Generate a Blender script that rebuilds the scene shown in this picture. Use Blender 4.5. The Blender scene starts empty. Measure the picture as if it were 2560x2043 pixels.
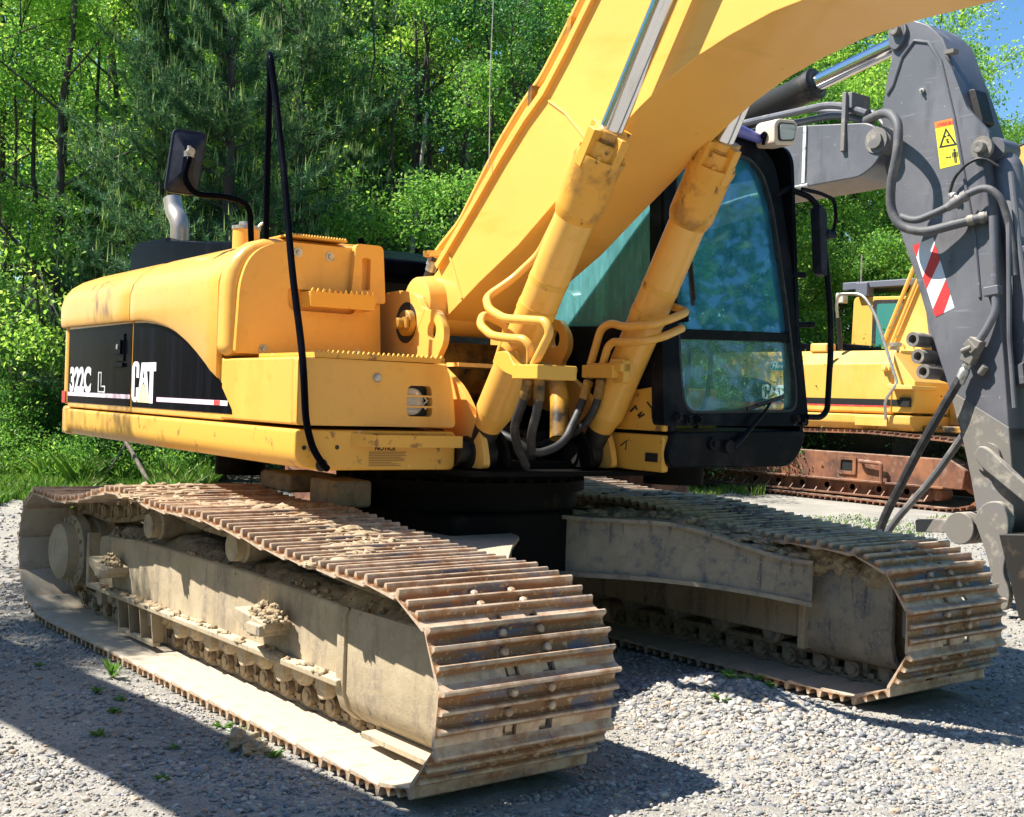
import bpy, math, random
import numpy as np
from mathutils import Vector, Matrix
random.seed(7); RNG = np.random.default_rng(11)
R = math.radians
SC = bpy.context.scene
COL = SC.collection

# ------------------------------------------------------------------ camera, sky, sun, exposure
CAM = (5.641, -4.10965, 1.43789); YAW, PITCH, ROLL, FPX = 2.479191, -0.006653, 0.032866, 3110.84
cf = Vector((math.cos(PITCH)*math.cos(YAW), math.cos(PITCH)*math.sin(YAW), math.sin(PITCH)))
cr = Vector((math.sin(YAW), -math.cos(YAW), 0)); cu = cr.cross(cf)
c_, s_ = math.cos(ROLL), math.sin(ROLL)
cr, cu = c_*cr + s_*cu, -s_*cr + c_*cu
cam = bpy.data.cameras.new('camera'); camo = bpy.data.objects.new('camera', cam); COL.objects.link(camo)
camo.matrix_world = Matrix(((cr.x, cu.x, -cf.x, CAM[0]), (cr.y, cu.y, -cf.y, CAM[1]), (cr.z, cu.z, -cf.z, CAM[2]), (0, 0, 0, 1)))
cam.sensor_width = 36; cam.sensor_fit = 'HORIZONTAL'; cam.lens = 36*FPX/2560; cam.clip_end = 2000; cam.clip_start = 0.05
SC.camera = camo

SUN_FROM = Vector((-0.40, -0.60, 1.0)).normalized()
w = bpy.data.worlds.new('World'); SC.world = w; w.use_nodes = True
nt = w.node_tree; nt.nodes.clear()
sky = nt.nodes.new('ShaderNodeTexSky'); sky.sky_type = 'NISHITA'; sky.sun_disc = False
sky.sun_elevation = math.asin(SUN_FROM.z); sky.sun_rotation = math.atan2(SUN_FROM.x, SUN_FROM.y)
sky.air_density = 1.0; sky.dust_density = 0.2; sky.ozone_density = 2.5
bg = nt.nodes.new('ShaderNodeBackground'); bg.inputs[1].default_value = 0.06
out = nt.nodes.new('ShaderNodeOutputWorld')
hsv = nt.nodes.new('ShaderNodeHueSaturation'); hsv.inputs['Saturation'].default_value = 1.25; hsv.inputs['Value'].default_value = 1.5
nt.links.new(sky.outputs[0], hsv.inputs['Color']); nt.links.new(hsv.outputs[0], bg.inputs[0]); nt.links.new(bg.outputs[0], out.inputs[0])
sl = bpy.data.lights.new('sun', 'SUN'); sl.energy = 5.0; sl.angle = R(0.5); sl.color = (1.0, 0.95, 0.86)
so = bpy.data.objects.new('sun', sl); COL.objects.link(so); so.rotation_euler = (-SUN_FROM).to_track_quat('-Z', 'Y').to_euler()
so.location = (0, 0, 30)
SC.view_settings.view_transform = 'Standard'; SC.view_settings.look = 'None'
SC.view_settings.exposure = 1.12; SC.view_settings.gamma = 1.0

# ------------------------------------------------------------------ materials
def rgb(c): return (c[0], c[1], c[2], 1)
MATS = {}
def mat(name, base, rough=.5, metal=0, layers=(), bump=(), spec=.5, coat=0, dust=None, edge=None, rand=None, coord='Object'):
    """layers: (colour, scale or (sx,sy,sz), lo, hi[, rough]) noise masks; bump: (strength, scale, dist); dust: (colour, amount)"""
    m = bpy.data.materials.new(name); m.use_nodes = True; n = m.node_tree.nodes; L = m.node_tree.links
    p = n['Principled BSDF']; p.inputs['Roughness'].default_value = rough; p.inputs['Metallic'].default_value = metal
    p.inputs['Specular IOR Level'].default_value = spec
    if coat: p.inputs['Coat Weight'].default_value = coat; p.inputs['Coat Roughness'].default_value = .12
    tc = n.new('ShaderNodeTexCoord'); src = tc.outputs[coord]
    def noise(sc, detail=6, rough_=.6, off=0):
        mp = n.new('ShaderNodeMapping'); s = sc if isinstance(sc, tuple) else (sc,)*3
        mp.inputs['Scale'].default_value = s; mp.inputs['Location'].default_value = (off*3.1, off*1.7, off*5.3)
        L.new(src, mp.inputs['Vector'])
        t = n.new('ShaderNodeTexNoise'); t.inputs['Scale'].default_value = 1; t.inputs['Detail'].default_value = detail
        t.inputs['Roughness'].default_value = rough_; L.new(mp.outputs[0], t.inputs['Vector']); return t.outputs['Fac']
    def ramp(fac, lo, hi):
        r = n.new('ShaderNodeMapRange'); r.inputs['From Min'].default_value = lo; r.inputs['From Max'].default_value = hi
        r.clamp = True; L.new(fac, r.inputs['Value']); return r.outputs[0]
    def mix(fac, a, b):
        x = n.new('ShaderNodeMix'); x.data_type = 'RGBA'; L.new(fac, x.inputs['Factor'])
        for sock, v in ((x.inputs[6], a), (x.inputs[7], b)):
            if isinstance(v, tuple): sock.default_value = v
            else: L.new(v, sock)
        return x.outputs[2]
    col = rgb(base)
    if rand:
        g = n.new('ShaderNodeNewGeometry') if rand[0] == 'island' else n.new('ShaderNodeObjectInfo')
        fac = g.outputs['Random Per Island'] if rand[0] == 'island' else g.outputs['Random']
        cr_ = n.new('ShaderNodeValToRGB'); cr_.color_ramp.interpolation = 'LINEAR'
        els = cr_.color_ramp.elements
        for i, (pos, c) in enumerate(rand[1]):
            e = els[i] if i < 2 else els.new(pos)
            e.position = pos; e.color = rgb(c)
        L.new(fac, cr_.inputs[0]); col = cr_.outputs[0]
    rsock = None
    for i, l in enumerate(layers):
        f = ramp(noise(l[1], off=i+1), l[2], l[3]); col = mix(f, col, rgb(l[0]))
        if len(l) > 4:
            mr = n.new('ShaderNodeMix'); L.new(f, mr.inputs[0]); mr.inputs[3].default_value = l[4]
            if rsock: L.new(rsock, mr.inputs[2])
            else: mr.inputs[2].default_value = rough
            rsock = mr.outputs[0]
    if dust:
        g = n.new('ShaderNodeNewGeometry'); sx = n.new('ShaderNodeSeparateXYZ'); L.new(g.outputs['True Normal'], sx.inputs[0])
        up = ramp(sx.outputs[2], .35, .9); nz = ramp(noise(9, off=9), .62-.45*dust[1], .80-.45*dust[1])
        mu = n.new('ShaderNodeMath'); mu.operation = 'MULTIPLY'; L.new(up, mu.inputs[0]); L.new(nz, mu.inputs[1])
        col = mix(mu.outputs[0], col, rgb(dust[0]))
    if edge:      # worn metal along raised edges, with edge highlights painted in
        g = n.new('ShaderNodeNewGeometry'); e1 = ramp(g.outputs['Pointiness'], edge[1], edge[2]); e2 = ramp(noise(13, off=15), .30, .62)
        mu = n.new('ShaderNodeMath'); mu.operation = 'MULTIPLY'; L.new(e1, mu.inputs[0]); L.new(e2, mu.inputs[1]); col = mix(mu.outputs[0], col, rgb(edge[0]))
    if isinstance(col, tuple): p.inputs['Base Color'].default_value = col
    else: L.new(col, p.inputs['Base Color'])
    if rsock: L.new(rsock, p.inputs['Roughness'])
    prev = None
    for i, b in enumerate(bump):
        bn = n.new('ShaderNodeBump'); bn.inputs['Strength'].default_value = b[0]; bn.inputs['Distance'].default_value = b[2]
        L.new(noise(b[1], detail=5, off=20+i), bn.inputs['Height'])
        if prev: L.new(prev, bn.inputs['Normal'])
        prev = bn.outputs[0]
    if prev: L.new(prev, p.inputs['Normal'])
    MATS[name] = m
    return m

YEL = mat('yellow paint', (.79, .415, .082), .36, layers=[((.62, .30, .035), (3, 3, .35), .58, .74), ((.82, .55, .20), (18, 18, 1.2), .66, .78), ((.84, .46, .085), .9, .42, .68), ((.62, .30, .03), (2.2, 2.2, .5), .56, .78), ((.70, .37, .06), 14, .55, .75), ((.16, .075, .03), 38, .735, .75), ((.80, .58, .25), (30, 30, 5), .70, .78)], bump=[(.05, 3, .02), (.04, 160, .001)], coat=.25)
YELG = mat('grimy yellow paint', (.74, .37, .05), .42, layers=[((.40, .20, .04), 8, .52, .66), ((.035, .025, .02), (13, 13, 9), .62, .70), ((.78, .62, .36), 30, .70, .74)], bump=[(.2, 40, .003)])
YELB = mat('yellow boom paint', (.80, .43, .09), .38, layers=[((.66, .34, .05), (.5, .5, 9), .60, .74), ((.80, .60, .28), (26, 26, 7), .70, .77), ((.86, .48, .10), .8, .4, .65), ((.70, .36, .05), (1.5, 1.5, 6), .58, .8), ((.22, .10, .03), 30, .735, .752)], bump=[(.06, 2.5, .02), (.04, 170, .001)], coat=.2)
YELD = mat('oily yellow paint', (.56, .29, .035), .45, layers=[((.014, .012, .010), 3.2, .40, .58), ((.30, .15, .03), 9, .5, .75), ((.62, .50, .30), 26, .70, .74)], bump=[(.2, 30, .004)])
YELC = mat('scuffed yellow paint', (.74, .40, .06), .42, layers=[((.30, .14, .04), 10, .62, .68), ((.80, .72, .55), 22, .67, .71), ((.05, .03, .02), 16, .69, .73)], bump=[(.08, 40, .002)])
BLKG = mat('glossy black cover', (.006, .009, .020), .12, coat=1, spec=1)
SOOT = mat('oil black steel', (.005, .005, .005), .7, spec=.1, layers=[((.022, .016, .012), 7, .58, .72)], bump=[(.3, 30, .004)])
BLK = mat('black paint', (.003, .0035, .006), .22, layers=[((.009, .011, .018), (9, 9, .5), .5, .8, .34), ((.06, .06, .07), (60, 60, 4), .71, .80, .5)], spec=.12)
BLK.node_tree.nodes['Principled BSDF'].inputs['IOR'].default_value = 1.12
BLKD = mat('dirty black paint', (.007, .008, .012), .28, layers=[((.030, .028, .030), 4, .52, .74, .5), ((.14, .065, .03), 6, .68, .74, .7), ((.5, .48, .42), 44, .735, .75, .7)], coat=.06, spec=.22, bump=[(.1, 25, .003)])
BLKD.node_tree.nodes['Principled BSDF'].inputs['IOR'].default_value = 1.2
RUB = mat('black rubber', (.02, .02, .022), .55, layers=[((.08, .075, .07), 16, .5, .75)], bump=[(.15, 120, .002)])
STEEL = mat('dusty track steel', (.24, .125, .055), .50, metal=.2, layers=[((.33, .125, .04), (5, 2.2, 9), .47, .60, .7), ((.37, .25, .13), 7, .56, .70, .8), ((.125, .12, .155), (9, 3, 9), .54, .64, .34), ((.40, .145, .04), 22, .58, .66), ((.48, .34, .19), 48, .57, .66), ((.07, .055, .05), 60, .62, .69)], bump=[(.35, 40, .004), (.2, 160, .002)], dust=((.42, .33, .22), .14), edge=((.60, .46, .33), .512, .57))
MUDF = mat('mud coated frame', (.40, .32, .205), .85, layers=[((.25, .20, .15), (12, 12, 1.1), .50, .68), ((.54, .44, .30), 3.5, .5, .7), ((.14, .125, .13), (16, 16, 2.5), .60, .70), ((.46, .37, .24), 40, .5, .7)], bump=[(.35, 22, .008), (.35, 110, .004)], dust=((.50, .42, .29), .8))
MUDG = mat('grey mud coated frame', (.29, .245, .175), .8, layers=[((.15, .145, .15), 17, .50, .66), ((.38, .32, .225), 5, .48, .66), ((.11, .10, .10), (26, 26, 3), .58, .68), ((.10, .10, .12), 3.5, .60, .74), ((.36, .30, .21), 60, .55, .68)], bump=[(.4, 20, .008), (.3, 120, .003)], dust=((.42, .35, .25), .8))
DARK = mat('greasy black steel', (.018, .016, .014), .5, layers=[((.10, .07, .045), 6, .58, .75)], bump=[(.3, 30, .004)])
MUD = mat('dried mud', (.37, .28, .17), .95, layers=[((.22, .16, .10), 12, .5, .7), ((.52, .43, .30), 30, .5, .7)], bump=[(.6, 60, .01), (.5, 200, .004)])
CHR = mat('chrome rod', (.72, .72, .74), .14, metal=1, layers=[((.45, .43, .40), (5, 60, 5), .55, .8, .3)])
GALV = mat('worn zinc', (.5, .49, .46), .42, metal=.7, layers=[((.3, .27, .22), 20, .5, .7)])
EXH = mat('exhaust steel', (.52, .47, .42), .40, metal=.7, layers=[((.42, .27, .16), (4, 4, 3), .5, .75), ((.62, .56, .5), 9, .55, .75)])
PLAS = mat('grainy black plastic', (.011, .014, .026), .5, spec=.3, layers=[((.032, .038, .06), 20, .5, .8)], bump=[(.2, 260, .001)])
WHT = mat('white decal', (.80, .80, .82), .4, layers=[((.62, .58, .72), (1.2, 1.2, 1), .5, .8)])
PNK = mat('faded pink stripe', (.80, .60, .70), .4, layers=[((.85, .78, .80), 1.6, .45, .6)])
RED = mat('red decal', (.72, .06, .06), .4, layers=[((.75, .22, .2), 8, .55, .75)])
YTX = mat('yellow decal', (.85, .62, .08), .4)
PALEY = mat('pale yellow decal', (.85, .78, .42), .4)
INK = mat('black ink', (.015, .015, .015), .5)
INKF = mat('faded ink', (.32, .17, .04), .5)
LENS = mat('frosted lamp lens', (.62, .62, .56), .25, layers=[((.42, .42, .40), (60, 4, 60), .45, .6)], bump=[(.3, (10, 120, 10), .004)], coat=.6)
BEIGE = mat('beige plastic', (.74, .60, .46), .45)
GREY = mat('grey paint', (.118, .119, .134), .42, layers=[((.17, .17, .182), 1.6, .45, .7), ((.065, .065, .078), (6, 6, 1.4), .54, .74), ((.40, .40, .41), 34, .69, .72), ((.30, .13, .05), 20, .715, .735), ((.20, .20, .215), (3, 40, 40), .62, .72)], bump=[(.06, 4, .02), (.08, 90, .002)], coat=.15, dust=((.40, .35, .28), .25))
GREYM = mat('muddy grey paint', (.17, .155, .135), .6, layers=[((.16, .155, .17), 3, .5, .7), ((.38, .34, .27), 9, .55, .75), ((.33, .17, .08), 16, .68, .72)], bump=[(.2, 40, .003)], dust=((.42, .36, .28), .6))
RUST = mat('rusty track', (.22, .085, .042), .8, layers=[((.10, .042, .026), 2.2, .42, .62), ((.31, .20, .13), 6, .55, .75), ((.075, .045, .035), (7, 7, 2), .56, .70), ((.30, .12, .05), 1.3, .55, .68)], bump=[(.4, 40, .004)], dust=((.36, .27, .20), .6))
BRANCH = mat('bare bark', (.13, .10, .08), .9, layers=[((.24, .21, .18), (20, 20, 3), .5, .7)], bump=[(.6, (40, 40, 9), .01)])

def glass(name, tint, refl=1.0, dirt=.06, dcol=(.22, .58, .62, 1)):  # dirt: diffuse film, dust on the side pane, painted reflection on the others
    m = bpy.data.materials.new(name); m.use_nodes = True; n = m.node_tree.nodes; L = m.node_tree.links; n.clear()
    o = n.new('ShaderNodeOutputMaterial'); t = n.new('ShaderNodeBsdfTransparent'); t.inputs[0].default_value = rgb(tint)
    g = n.new('ShaderNodeBsdfGlossy'); g.inputs['Roughness'].default_value = .03; g.inputs[0].default_value = (.70, .90, 1, 1)
    lw = n.new('ShaderNodeLayerWeight'); pw = n.new('ShaderNodeMath'); pw.operation = 'POWER'; pw.inputs[1].default_value = 4; L.new(lw.outputs['Facing'], pw.inputs[0])
    mu = n.new('ShaderNodeMath'); mu.operation = 'MULTIPLY_ADD'; mu.inputs[1].default_value = .9; mu.inputs[2].default_value = .035*refl; mu.use_clamp = True; L.new(pw.outputs[0], mu.inputs[0])
    a = n.new('ShaderNodeMixShader'); L.new(mu.outputs[0], a.inputs[0]); L.new(t.outputs[0], a.inputs[1]); L.new(g.outputs[0], a.inputs[2])
    d = n.new('ShaderNodeBsdfDiffuse'); d.inputs[0].default_value = dcol
    tc = n.new('ShaderNodeTexCoord'); mp = n.new('ShaderNodeMapping'); mp.inputs['Scale'].default_value = (34, 34, 7)
    ns = n.new('ShaderNodeTexNoise'); ns.inputs['Scale'].default_value = 1; ns.inputs['Detail'].default_value = 8
    L.new(tc.outputs['Object'], mp.inputs[0]); L.new(mp.outputs[0], ns.inputs['Vector'])
    mr = n.new('ShaderNodeMapRange'); mr.inputs[1].default_value = .35; mr.inputs[2].default_value = .8; mr.inputs[3].default_value = dirt*.7; mr.inputs[4].default_value = dirt*1.5
    L.new(ns.outputs[0], mr.inputs[0])
    b = n.new('ShaderNodeMixShader'); L.new(mr.outputs[0], b.inputs[0]); L.new(a.outputs[0], b.inputs[1]); L.new(d.outputs[0], b.inputs[2])
    L.new(b.outputs[0], o.inputs[0]); return m
GLS = glass('tinted cab glass', (.62, .85, .95), 4.0, .24, (.06, .36, .58, 1))  # blue film paints the sky's reflection into the upper pane
GLSW = glass('dusty side glass', (.60, .86, .88), 1.6, .30)
GLSL = glass('clear cab glass', (.92, .98, .96), 1.6, .13, (.30, .60, .52, 1))  # pale green film paints reflection and haze into the pane
MIRG = mat('mirror glass', (.8, .8, .8), .03, metal=1)

# ------------------------------------------------------------------ mesh builder
def fillet(path, rad, k=5):
    P = [Vector(p) for p in path]; o = [P[0]]
    for i in range(1, len(P)-1):
        a, b = P[i-1]-P[i], P[i+1]-P[i]; la, lb = a.length, b.length
        r = min(rad if not isinstance(rad, (list, tuple)) else rad[i], la*.48, lb*.48); a.normalize(); b.normalize()
        p0, p1 = P[i]+a*r, P[i]+b*r
        for t in range(k+1):
            u = t/k; o.append((1-u)**2*p0 + 2*u*(1-u)*P[i] + u*u*p1)
    o.append(P[-1]); return o
def rpoly(pts, rad, k=5):
    """round the corners of a closed 2-D polygon"""
    n = len(pts); o = []
    for i in range(n):
        p = Vector(pts[i]); a = Vector(pts[i-1])-p; b = Vector(pts[(i+1) % n])-p
        r = rad[i] if isinstance(rad, (list, tuple)) else rad
        r = min(r, a.length*.49, b.length*.49)
        if r <= 1e-6: o.append(tuple(p)); continue
        a.normalize(); b.normalize()
        for t in range(k+1):
            u = t/k; q = (1-u)**2*(p+a*r) + 2*u*(1-u)*p + u*u*(p+b*r); o.append((q.x, q.y))
    return o
AX = {'xz': lambda a, b, c: (a, c, b), 'xy': lambda a, b, c: (a, b, c), 'yz': lambda a, b, c: (c, a, b)}
class MB:
    def __init__(s): s.v = []; s.f = []
    def add(s, v, f):
        o = len(s.v); s.v += [tuple(x) for x in v]; s.f += [tuple(i+o for i in q) for q in f]; return s
    def box(s, x0, x1, y0, y1, z0, z1):
        v = [(x, y, z) for z in (z0, z1) for y in (y0, y1) for x in (x0, x1)]
        return s.add(v, [(0, 2, 3, 1), (4, 5, 7, 6), (0, 1, 5, 4), (2, 6, 7, 3), (0, 4, 6, 2), (1, 3, 7, 5)])
    def obox(s, p0, p1, w, h, up=(0, 0, 1)):
        """bar of section w x h from p0 to p1"""
        p0, p1 = Vector(p0), Vector(p1); d = (p1-p0).normalized(); u = Vector(up); r = d.cross(u)
        if r.length < 1e-4: r = d.cross(Vector((1, 0, 0)))
        r.normalize(); u = r.cross(d)
        v = [p+r*a*w/2+u*b*h/2 for p in (p0, p1) for a, b in ((-1, -1), (1, -1), (1, 1), (-1, 1))]
        return s.add(v, [(0, 1, 2, 3), (7, 6, 5, 4), (0, 4, 5, 1), (1, 5, 6, 2), (2, 6, 7, 3), (3, 7, 4, 0)])
    def prism(s, pts, c0, c1, ax='xz', pts2=None):
        g = AX[ax]; n = len(pts); p2 = pts2 or pts
        v = [g(a, b, c0) for a, b in pts]+[g(a, b, c1) for a, b in p2]
        f = [tuple(range(n))[::-1], tuple(range(n, 2*n))]+[(i, (i+1) % n, n+(i+1) % n, n+i) for i in range(n)]
        return s.add(v, f)
    def plate(s, outer, holes, c0, c1, ax='xz'):
        """slab with holes: bridge every hole to the outline so faces stay simple"""
        from mathutils.geometry import tessellate_polygon
        g = AX[ax]; loops = [list(outer)]+[list(h) for h in holes]
        flat = [p for l in loops for p in l]; n = len(flat)
        tri = tessellate_polygon([[Vector((a, b, 0)) for a, b in l] for l in loops])
        f = [tuple(t) for t in tri]+[tuple(i+n for i in reversed(t)) for t in tri]; k = 0
        for l in loops:
            m = len(l); f += [(k+i, k+(i+1) % m, n+k+(i+1) % m, n+k+i) for i in range(m)]; k += m
        return s.add([g(a, b, c0) for a, b in flat]+[g(a, b, c1) for a, b in flat], f)
    def tube(s, path, r, n=10, cap=True, flat=None):
        P = [Vector(p) for p in path]; m = len(P); rs = r if isinstance(r, (list, tuple)) else [r]*m
        t0 = (P[1]-P[0]).normalized(); u = t0.orthogonal().normalized(); v = []; f = []
        for i in range(m):
            t = (P[min(i+1, m-1)]-P[max(i-1, 0)]).normalized()
            u = (u-t*u.dot(t)).normalized(); b = t.cross(u)
            v += [P[i]+(u*math.cos(2*math.pi*k/n)+b*math.sin(2*math.pi*k/n))*rs[i] for k in range(n)]
        for i in range(m-1):
            f += [(i*n+k, i*n+(k+1) % n, (i+1)*n+(k+1) % n, (i+1)*n+k) for k in range(n)]
        if cap: f += [tuple(range(n))[::-1], tuple(range((m-1)*n, m*n))]
        return s.add(v, f)
    def cyl(s, p0, p1, r, r1=None, n=24): return s.tube([p0, p1], [r, r if r1 is None else r1], n)
    def lathe(s, p0, d, prof, n=28):
        p0 = Vector(p0); d = Vector(d).normalized(); u = d.orthogonal().normalized(); b = d.cross(u); v = []; f = []
        for t, r in prof: v += [p0+d*t+(u*math.cos(2*math.pi*k/n)+b*math.sin(2*math.pi*k/n))*r for k in range(n)]
        for i in range(len(prof)-1): f += [(i*n+k, i*n+(k+1) % n, (i+1)*n+(k+1) % n, (i+1)*n+k) for k in range(n)]
        f += [tuple(range(n))[::-1], tuple(range((len(prof)-1)*n, len(prof)*n))]
        return s.add(v, f)
    def grid(s, rows):
        n = len(rows[0]); v = [p for r in rows for p in r]
        return s.add(v, [(i*n+j, i*n+j+1, (i+1)*n+j+1, (i+1)*n+j) for i in range(len(rows)-1) for j in range(n-1)])
    def lump(s, c, r, sx=1, sy=1, sz=.6, sub=2, rough=.35):
        v, f = ICO[sub]; ph = RNG.uniform(0, 6.28, 3); A = np.array(v)
        q = 1+rough*(np.sin(A[:, 0]*3.3+ph[0])*np.sin(A[:, 1]*4.1+ph[1])+.6*np.sin(A[:, 2]*6.5+ph[2])*np.sin(A[:, 0]*7.7))+RNG.normal(0, rough*.16, len(A))
        A = A*q[:, None]*np.array([sx, sy, sz])*r+np.array(c); return s.add(A.tolist(), f)
    def mesh(s, name, m, smooth=35):
        me = bpy.data.meshes.new(name); me.from_pydata(s.v, [], s.f); me.validate()
        if m: me.materials.append(m)
        import bmesh
        bm = bmesh.new(); bm.from_mesh(me); bmesh.ops.recalc_face_normals(bm, faces=bm.faces); bm.to_mesh(me); bm.free()
        if smooth:
            me.polygons.foreach_set('use_smooth', [True]*len(me.polygons)); me.set_sharp_from_angle(angle=R(smooth))
        return me
    def build(s, name, m, parent=None, bevel=0, smooth=35, seg=2, frame=None):
        o = bpy.data.objects.new(name, s.mesh(name, m, smooth)); COL.objects.link(o)
        if parent: o.parent = parent
        if frame == 'U': o.rotation_euler.z = PHI
        if frame == 'G': o.location.x = -OX
        if bevel:
            b = o.modifiers.new('bevel', 'BEVEL'); b.width = bevel; b.segments = seg; b.limit_method = 'ANGLE'; b.angle_limit = R(40); b.harden_normals = bool(smooth)
        return o
def ico(sub):
    t = (1+5**.5)/2
    v = [(-1, t, 0), (1, t, 0), (-1, -t, 0), (1, -t, 0), (0, -1, t), (0, 1, t), (0, -1, -t), (0, 1, -t), (t, 0, -1), (t, 0, 1), (-t, 0, -1), (-t, 0, 1)]
    f = [(0, 11, 5), (0, 5, 1), (0, 1, 7), (0, 7, 10), (0, 10, 11), (1, 5, 9), (5, 11, 4), (11, 10, 2), (10, 7, 6), (7, 1, 8), (3, 9, 4), (3, 4, 2), (3, 2, 6), (3, 6, 8), (3, 8, 9), (4, 9, 5), (2, 4, 11), (6, 2, 10), (8, 6, 7), (9, 8, 1)]
    v = [tuple(Vector(p).normalized()) for p in v]
    for _ in range(sub):
        c = {}; nf = []
        def mid(a, b):
            k = (min(a, b), max(a, b))
            if k not in c: v.append(tuple(((Vector(v[a])+Vector(v[b]))/2).normalized())); c[k] = len(v)-1
            return c[k]
        for a, b, d in f:
            x, y, z = mid(a, b), mid(b, d), mid(d, a); nf += [(a, x, z), (b, y, x), (d, z, y), (x, y, z)]
        f = nf
    return v, f
ICO = {k: ico(k) for k in range(4)}
def empty(name, label, cat, loc=(0, 0, 0), group=None):
    o = bpy.data.objects.new(name, None); COL.objects.link(o); o.location = loc; o['label'] = label; o['category'] = cat
    o.empty_display_size = .3
    if group: o['group'] = group
    return o
def tag(o, label=None, cat=None, group=None, kind=None):
    for k, v in (('label', label), ('category', cat), ('group', group), ('kind', kind)):
        if v: o[k] = v
    return o
def text(body, name, m, parent, loc, size, xs=1.0, rot=(math.pi/2, 0, 0), bold=0, ext=.001, frame='U', align='LEFT', shear=0):
    cu = bpy.data.curves.new('t', 'FONT'); cu.body = body; cu.size = size; cu.offset = bold; cu.extrude = ext; cu.align_x = align; cu.shear = shear
    to = bpy.data.objects.new('t', cu); me = bpy.data.meshes.new_from_object(to)
    me.name = name; me.materials.clear(); me.materials.append(m)
    M = Matrix.Translation(loc) @ Matrix.Rotation(rot[2], 4, 'Z') @ Matrix.Rotation(rot[1], 4, 'Y') @ Matrix.Rotation(rot[0], 4, 'X') @ Matrix.Diagonal((xs, 1, 1, 1))
    me.transform(M); bpy.data.objects.remove(to); bpy.data.curves.remove(cu)
    o = bpy.data.objects.new(name, me); COL.objects.link(o); o.parent = parent
    return o
# ------------------------------------------------------------------ the big yellow excavator
PHI, OX = -0.0654, -0.08      # the house is slewed a little against the undercarriage
EX = empty('excavator', 'nearest yellow excavator with wide mud-caked tracks, black side panel and black cab', 'excavator', (OX, 0, 0))
def U(mb, name, m, parent=EX, **k): return mb.build(name, m, parent, frame='U' if parent is EX else None, **k)
def G(mb, name, m, parent=EX, **k): return mb.build(name, m, parent, frame='G' if parent is EX else None, **k)
def serrate(mb, x0, x1, y0, y1, z0, z1, n, dx=.018):
    """grip plate: slab with a toothed front edge"""
    mb.box(x0, x1, y0, y1, z0, z1); d = (y1-y0)/n
    for i in range(n):
        a = y0+i*d; mb.add([(x1-.01, a+d*.1, z1), (x1-.01, a+d*.75, z1), (x1, a+d*.75, z1), (x1, a+d*.1, z1), (x1, a+d*.42, z1+dx), (x1-.015, a+d*.42, z1+dx)], [(0, 1, 5), (3, 4, 2), (0, 5, 4, 3), (1, 2, 4, 5), (0, 3, 2, 1)])
# lower frame
U(MB().box(-2.9, .55, -1.1, 1.25, 1.12, 1.28), 'deck', DARK)
U(MB().prism(rpoly([(-1.38, 1.275), (-1.38, 1.15), (-1.345, 1.10), (-1.26, 1.088), (-.53, 1.088), (-.53, 1.275)], [.02, .08, .08, .05, .03, .03]), -3.08, .795, 'yz'), 'frame_rail', YELC, bevel=.012)
cw = U(MB().prism(rpoly([(-3.06, -1.385), (-3.06, 1.385), (-3.23, 1.385), (-3.40, .9), (-3.44, 0), (-3.40, -.9), (-3.24, -1.385)], [.0, 0, .12, .3, .5, .3, .12]), 1.095, 1.30, 'xy'), 'counterweight', YEL, bevel=.03)
U(MB().prism(rpoly([(-3.12, -1.375), (-3.12, 1.37), (-3.23, 1.37), (-3.38, .9), (-3.41, 0), (-3.38, -.9), (-3.22, -1.375)], [.0, 0, .12, .3, .5, .3, .12]), 1.30, 1.86, 'xy'), 'weight_upper', YEL, cw, bevel=.03)
U(MB().box(-3.235, -3.14, -1.379, -1.33, 1.315, 1.40), 'reflector', RED, cw, bevel=.004)
# engine doors with the black panel
door = U(MB().box(-3.12, -1.665, -1.366, -1.30, 1.287, 1.86), 'engine_door', YEL, bevel=.008)
U(MB().box(-3.105, -1.672, -1.3695, -1.364, 1.322, 1.835), 'black_panel', BLK, door)
lt = MB().box(-1.99, -1.80, -1.378, -1.368, 1.60, 1.775); lt.box(-1.95, -1.83, -1.392, -1.376, 1.645, 1.735); lt.box(-2.0, -1.80, -1.384, -1.368, 1.565, 1.592)
U(lt, 'door_latch', BLK, door, bevel=.006)
U(MB().cyl((-1.89, -1.391, 1.692), (-1.89, -1.396, 1.692), .017), 'lock', GALV, door)
U(MB().box(-3.10, -1.672, -1.3715, -1.366, 1.368, 1.395), 'stripe', PNK, door)
text('322C', 'model_number', WHT, door, (-3.055, -1.371, 1.405), .225, 1.06, bold=.010)
lo = [(-2.36, 1.40), (-2.20, 1.40), (-2.20, 1.445), (-2.285, 1.445), (-2.285, 1.535), (-2.36, 1.535)]
li = [(-2.345, 1.409), (-2.215, 1.409), (-2.215, 1.436), (-2.30, 1.436), (-2.30, 1.526), (-2.345, 1.526)]
U(MB().plate(lo, [li], -1.3715, -1.366), 'letter', WHT, door, smooth=0)
fd = U(MB().prism([(-1.645, 1.287), (-.15, 1.287), (-.15, 1.60), (-.5, 1.75), (-1.0, 1.85), (-1.645, 1.86)], -1.366, -1.30), 'engine_door', YEL, bevel=.008)
U(MB().prism([(-1.638, 1.322), (-.152, 1.322), (-.152, 1.475), (-.31, 1.553), (-.45, 1.617), (-.61, 1.682), (-.8, 1.742), (-1.0, 1.785), (-1.2, 1.812), (-1.4, 1.828), (-1.638, 1.835)], -1.3695, -1.364), 'black_panel', BLK, fd, smooth=0)
U(MB().box(-1.165, -.152, -1.3715, -1.366, 1.362, 1.388), 'stripe', PNK, fd)
U(MB().box(-.245, -.152, -1.3725, -1.368, 1.3625, 1.3875), 'stripe_end', RED, fd)
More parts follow.
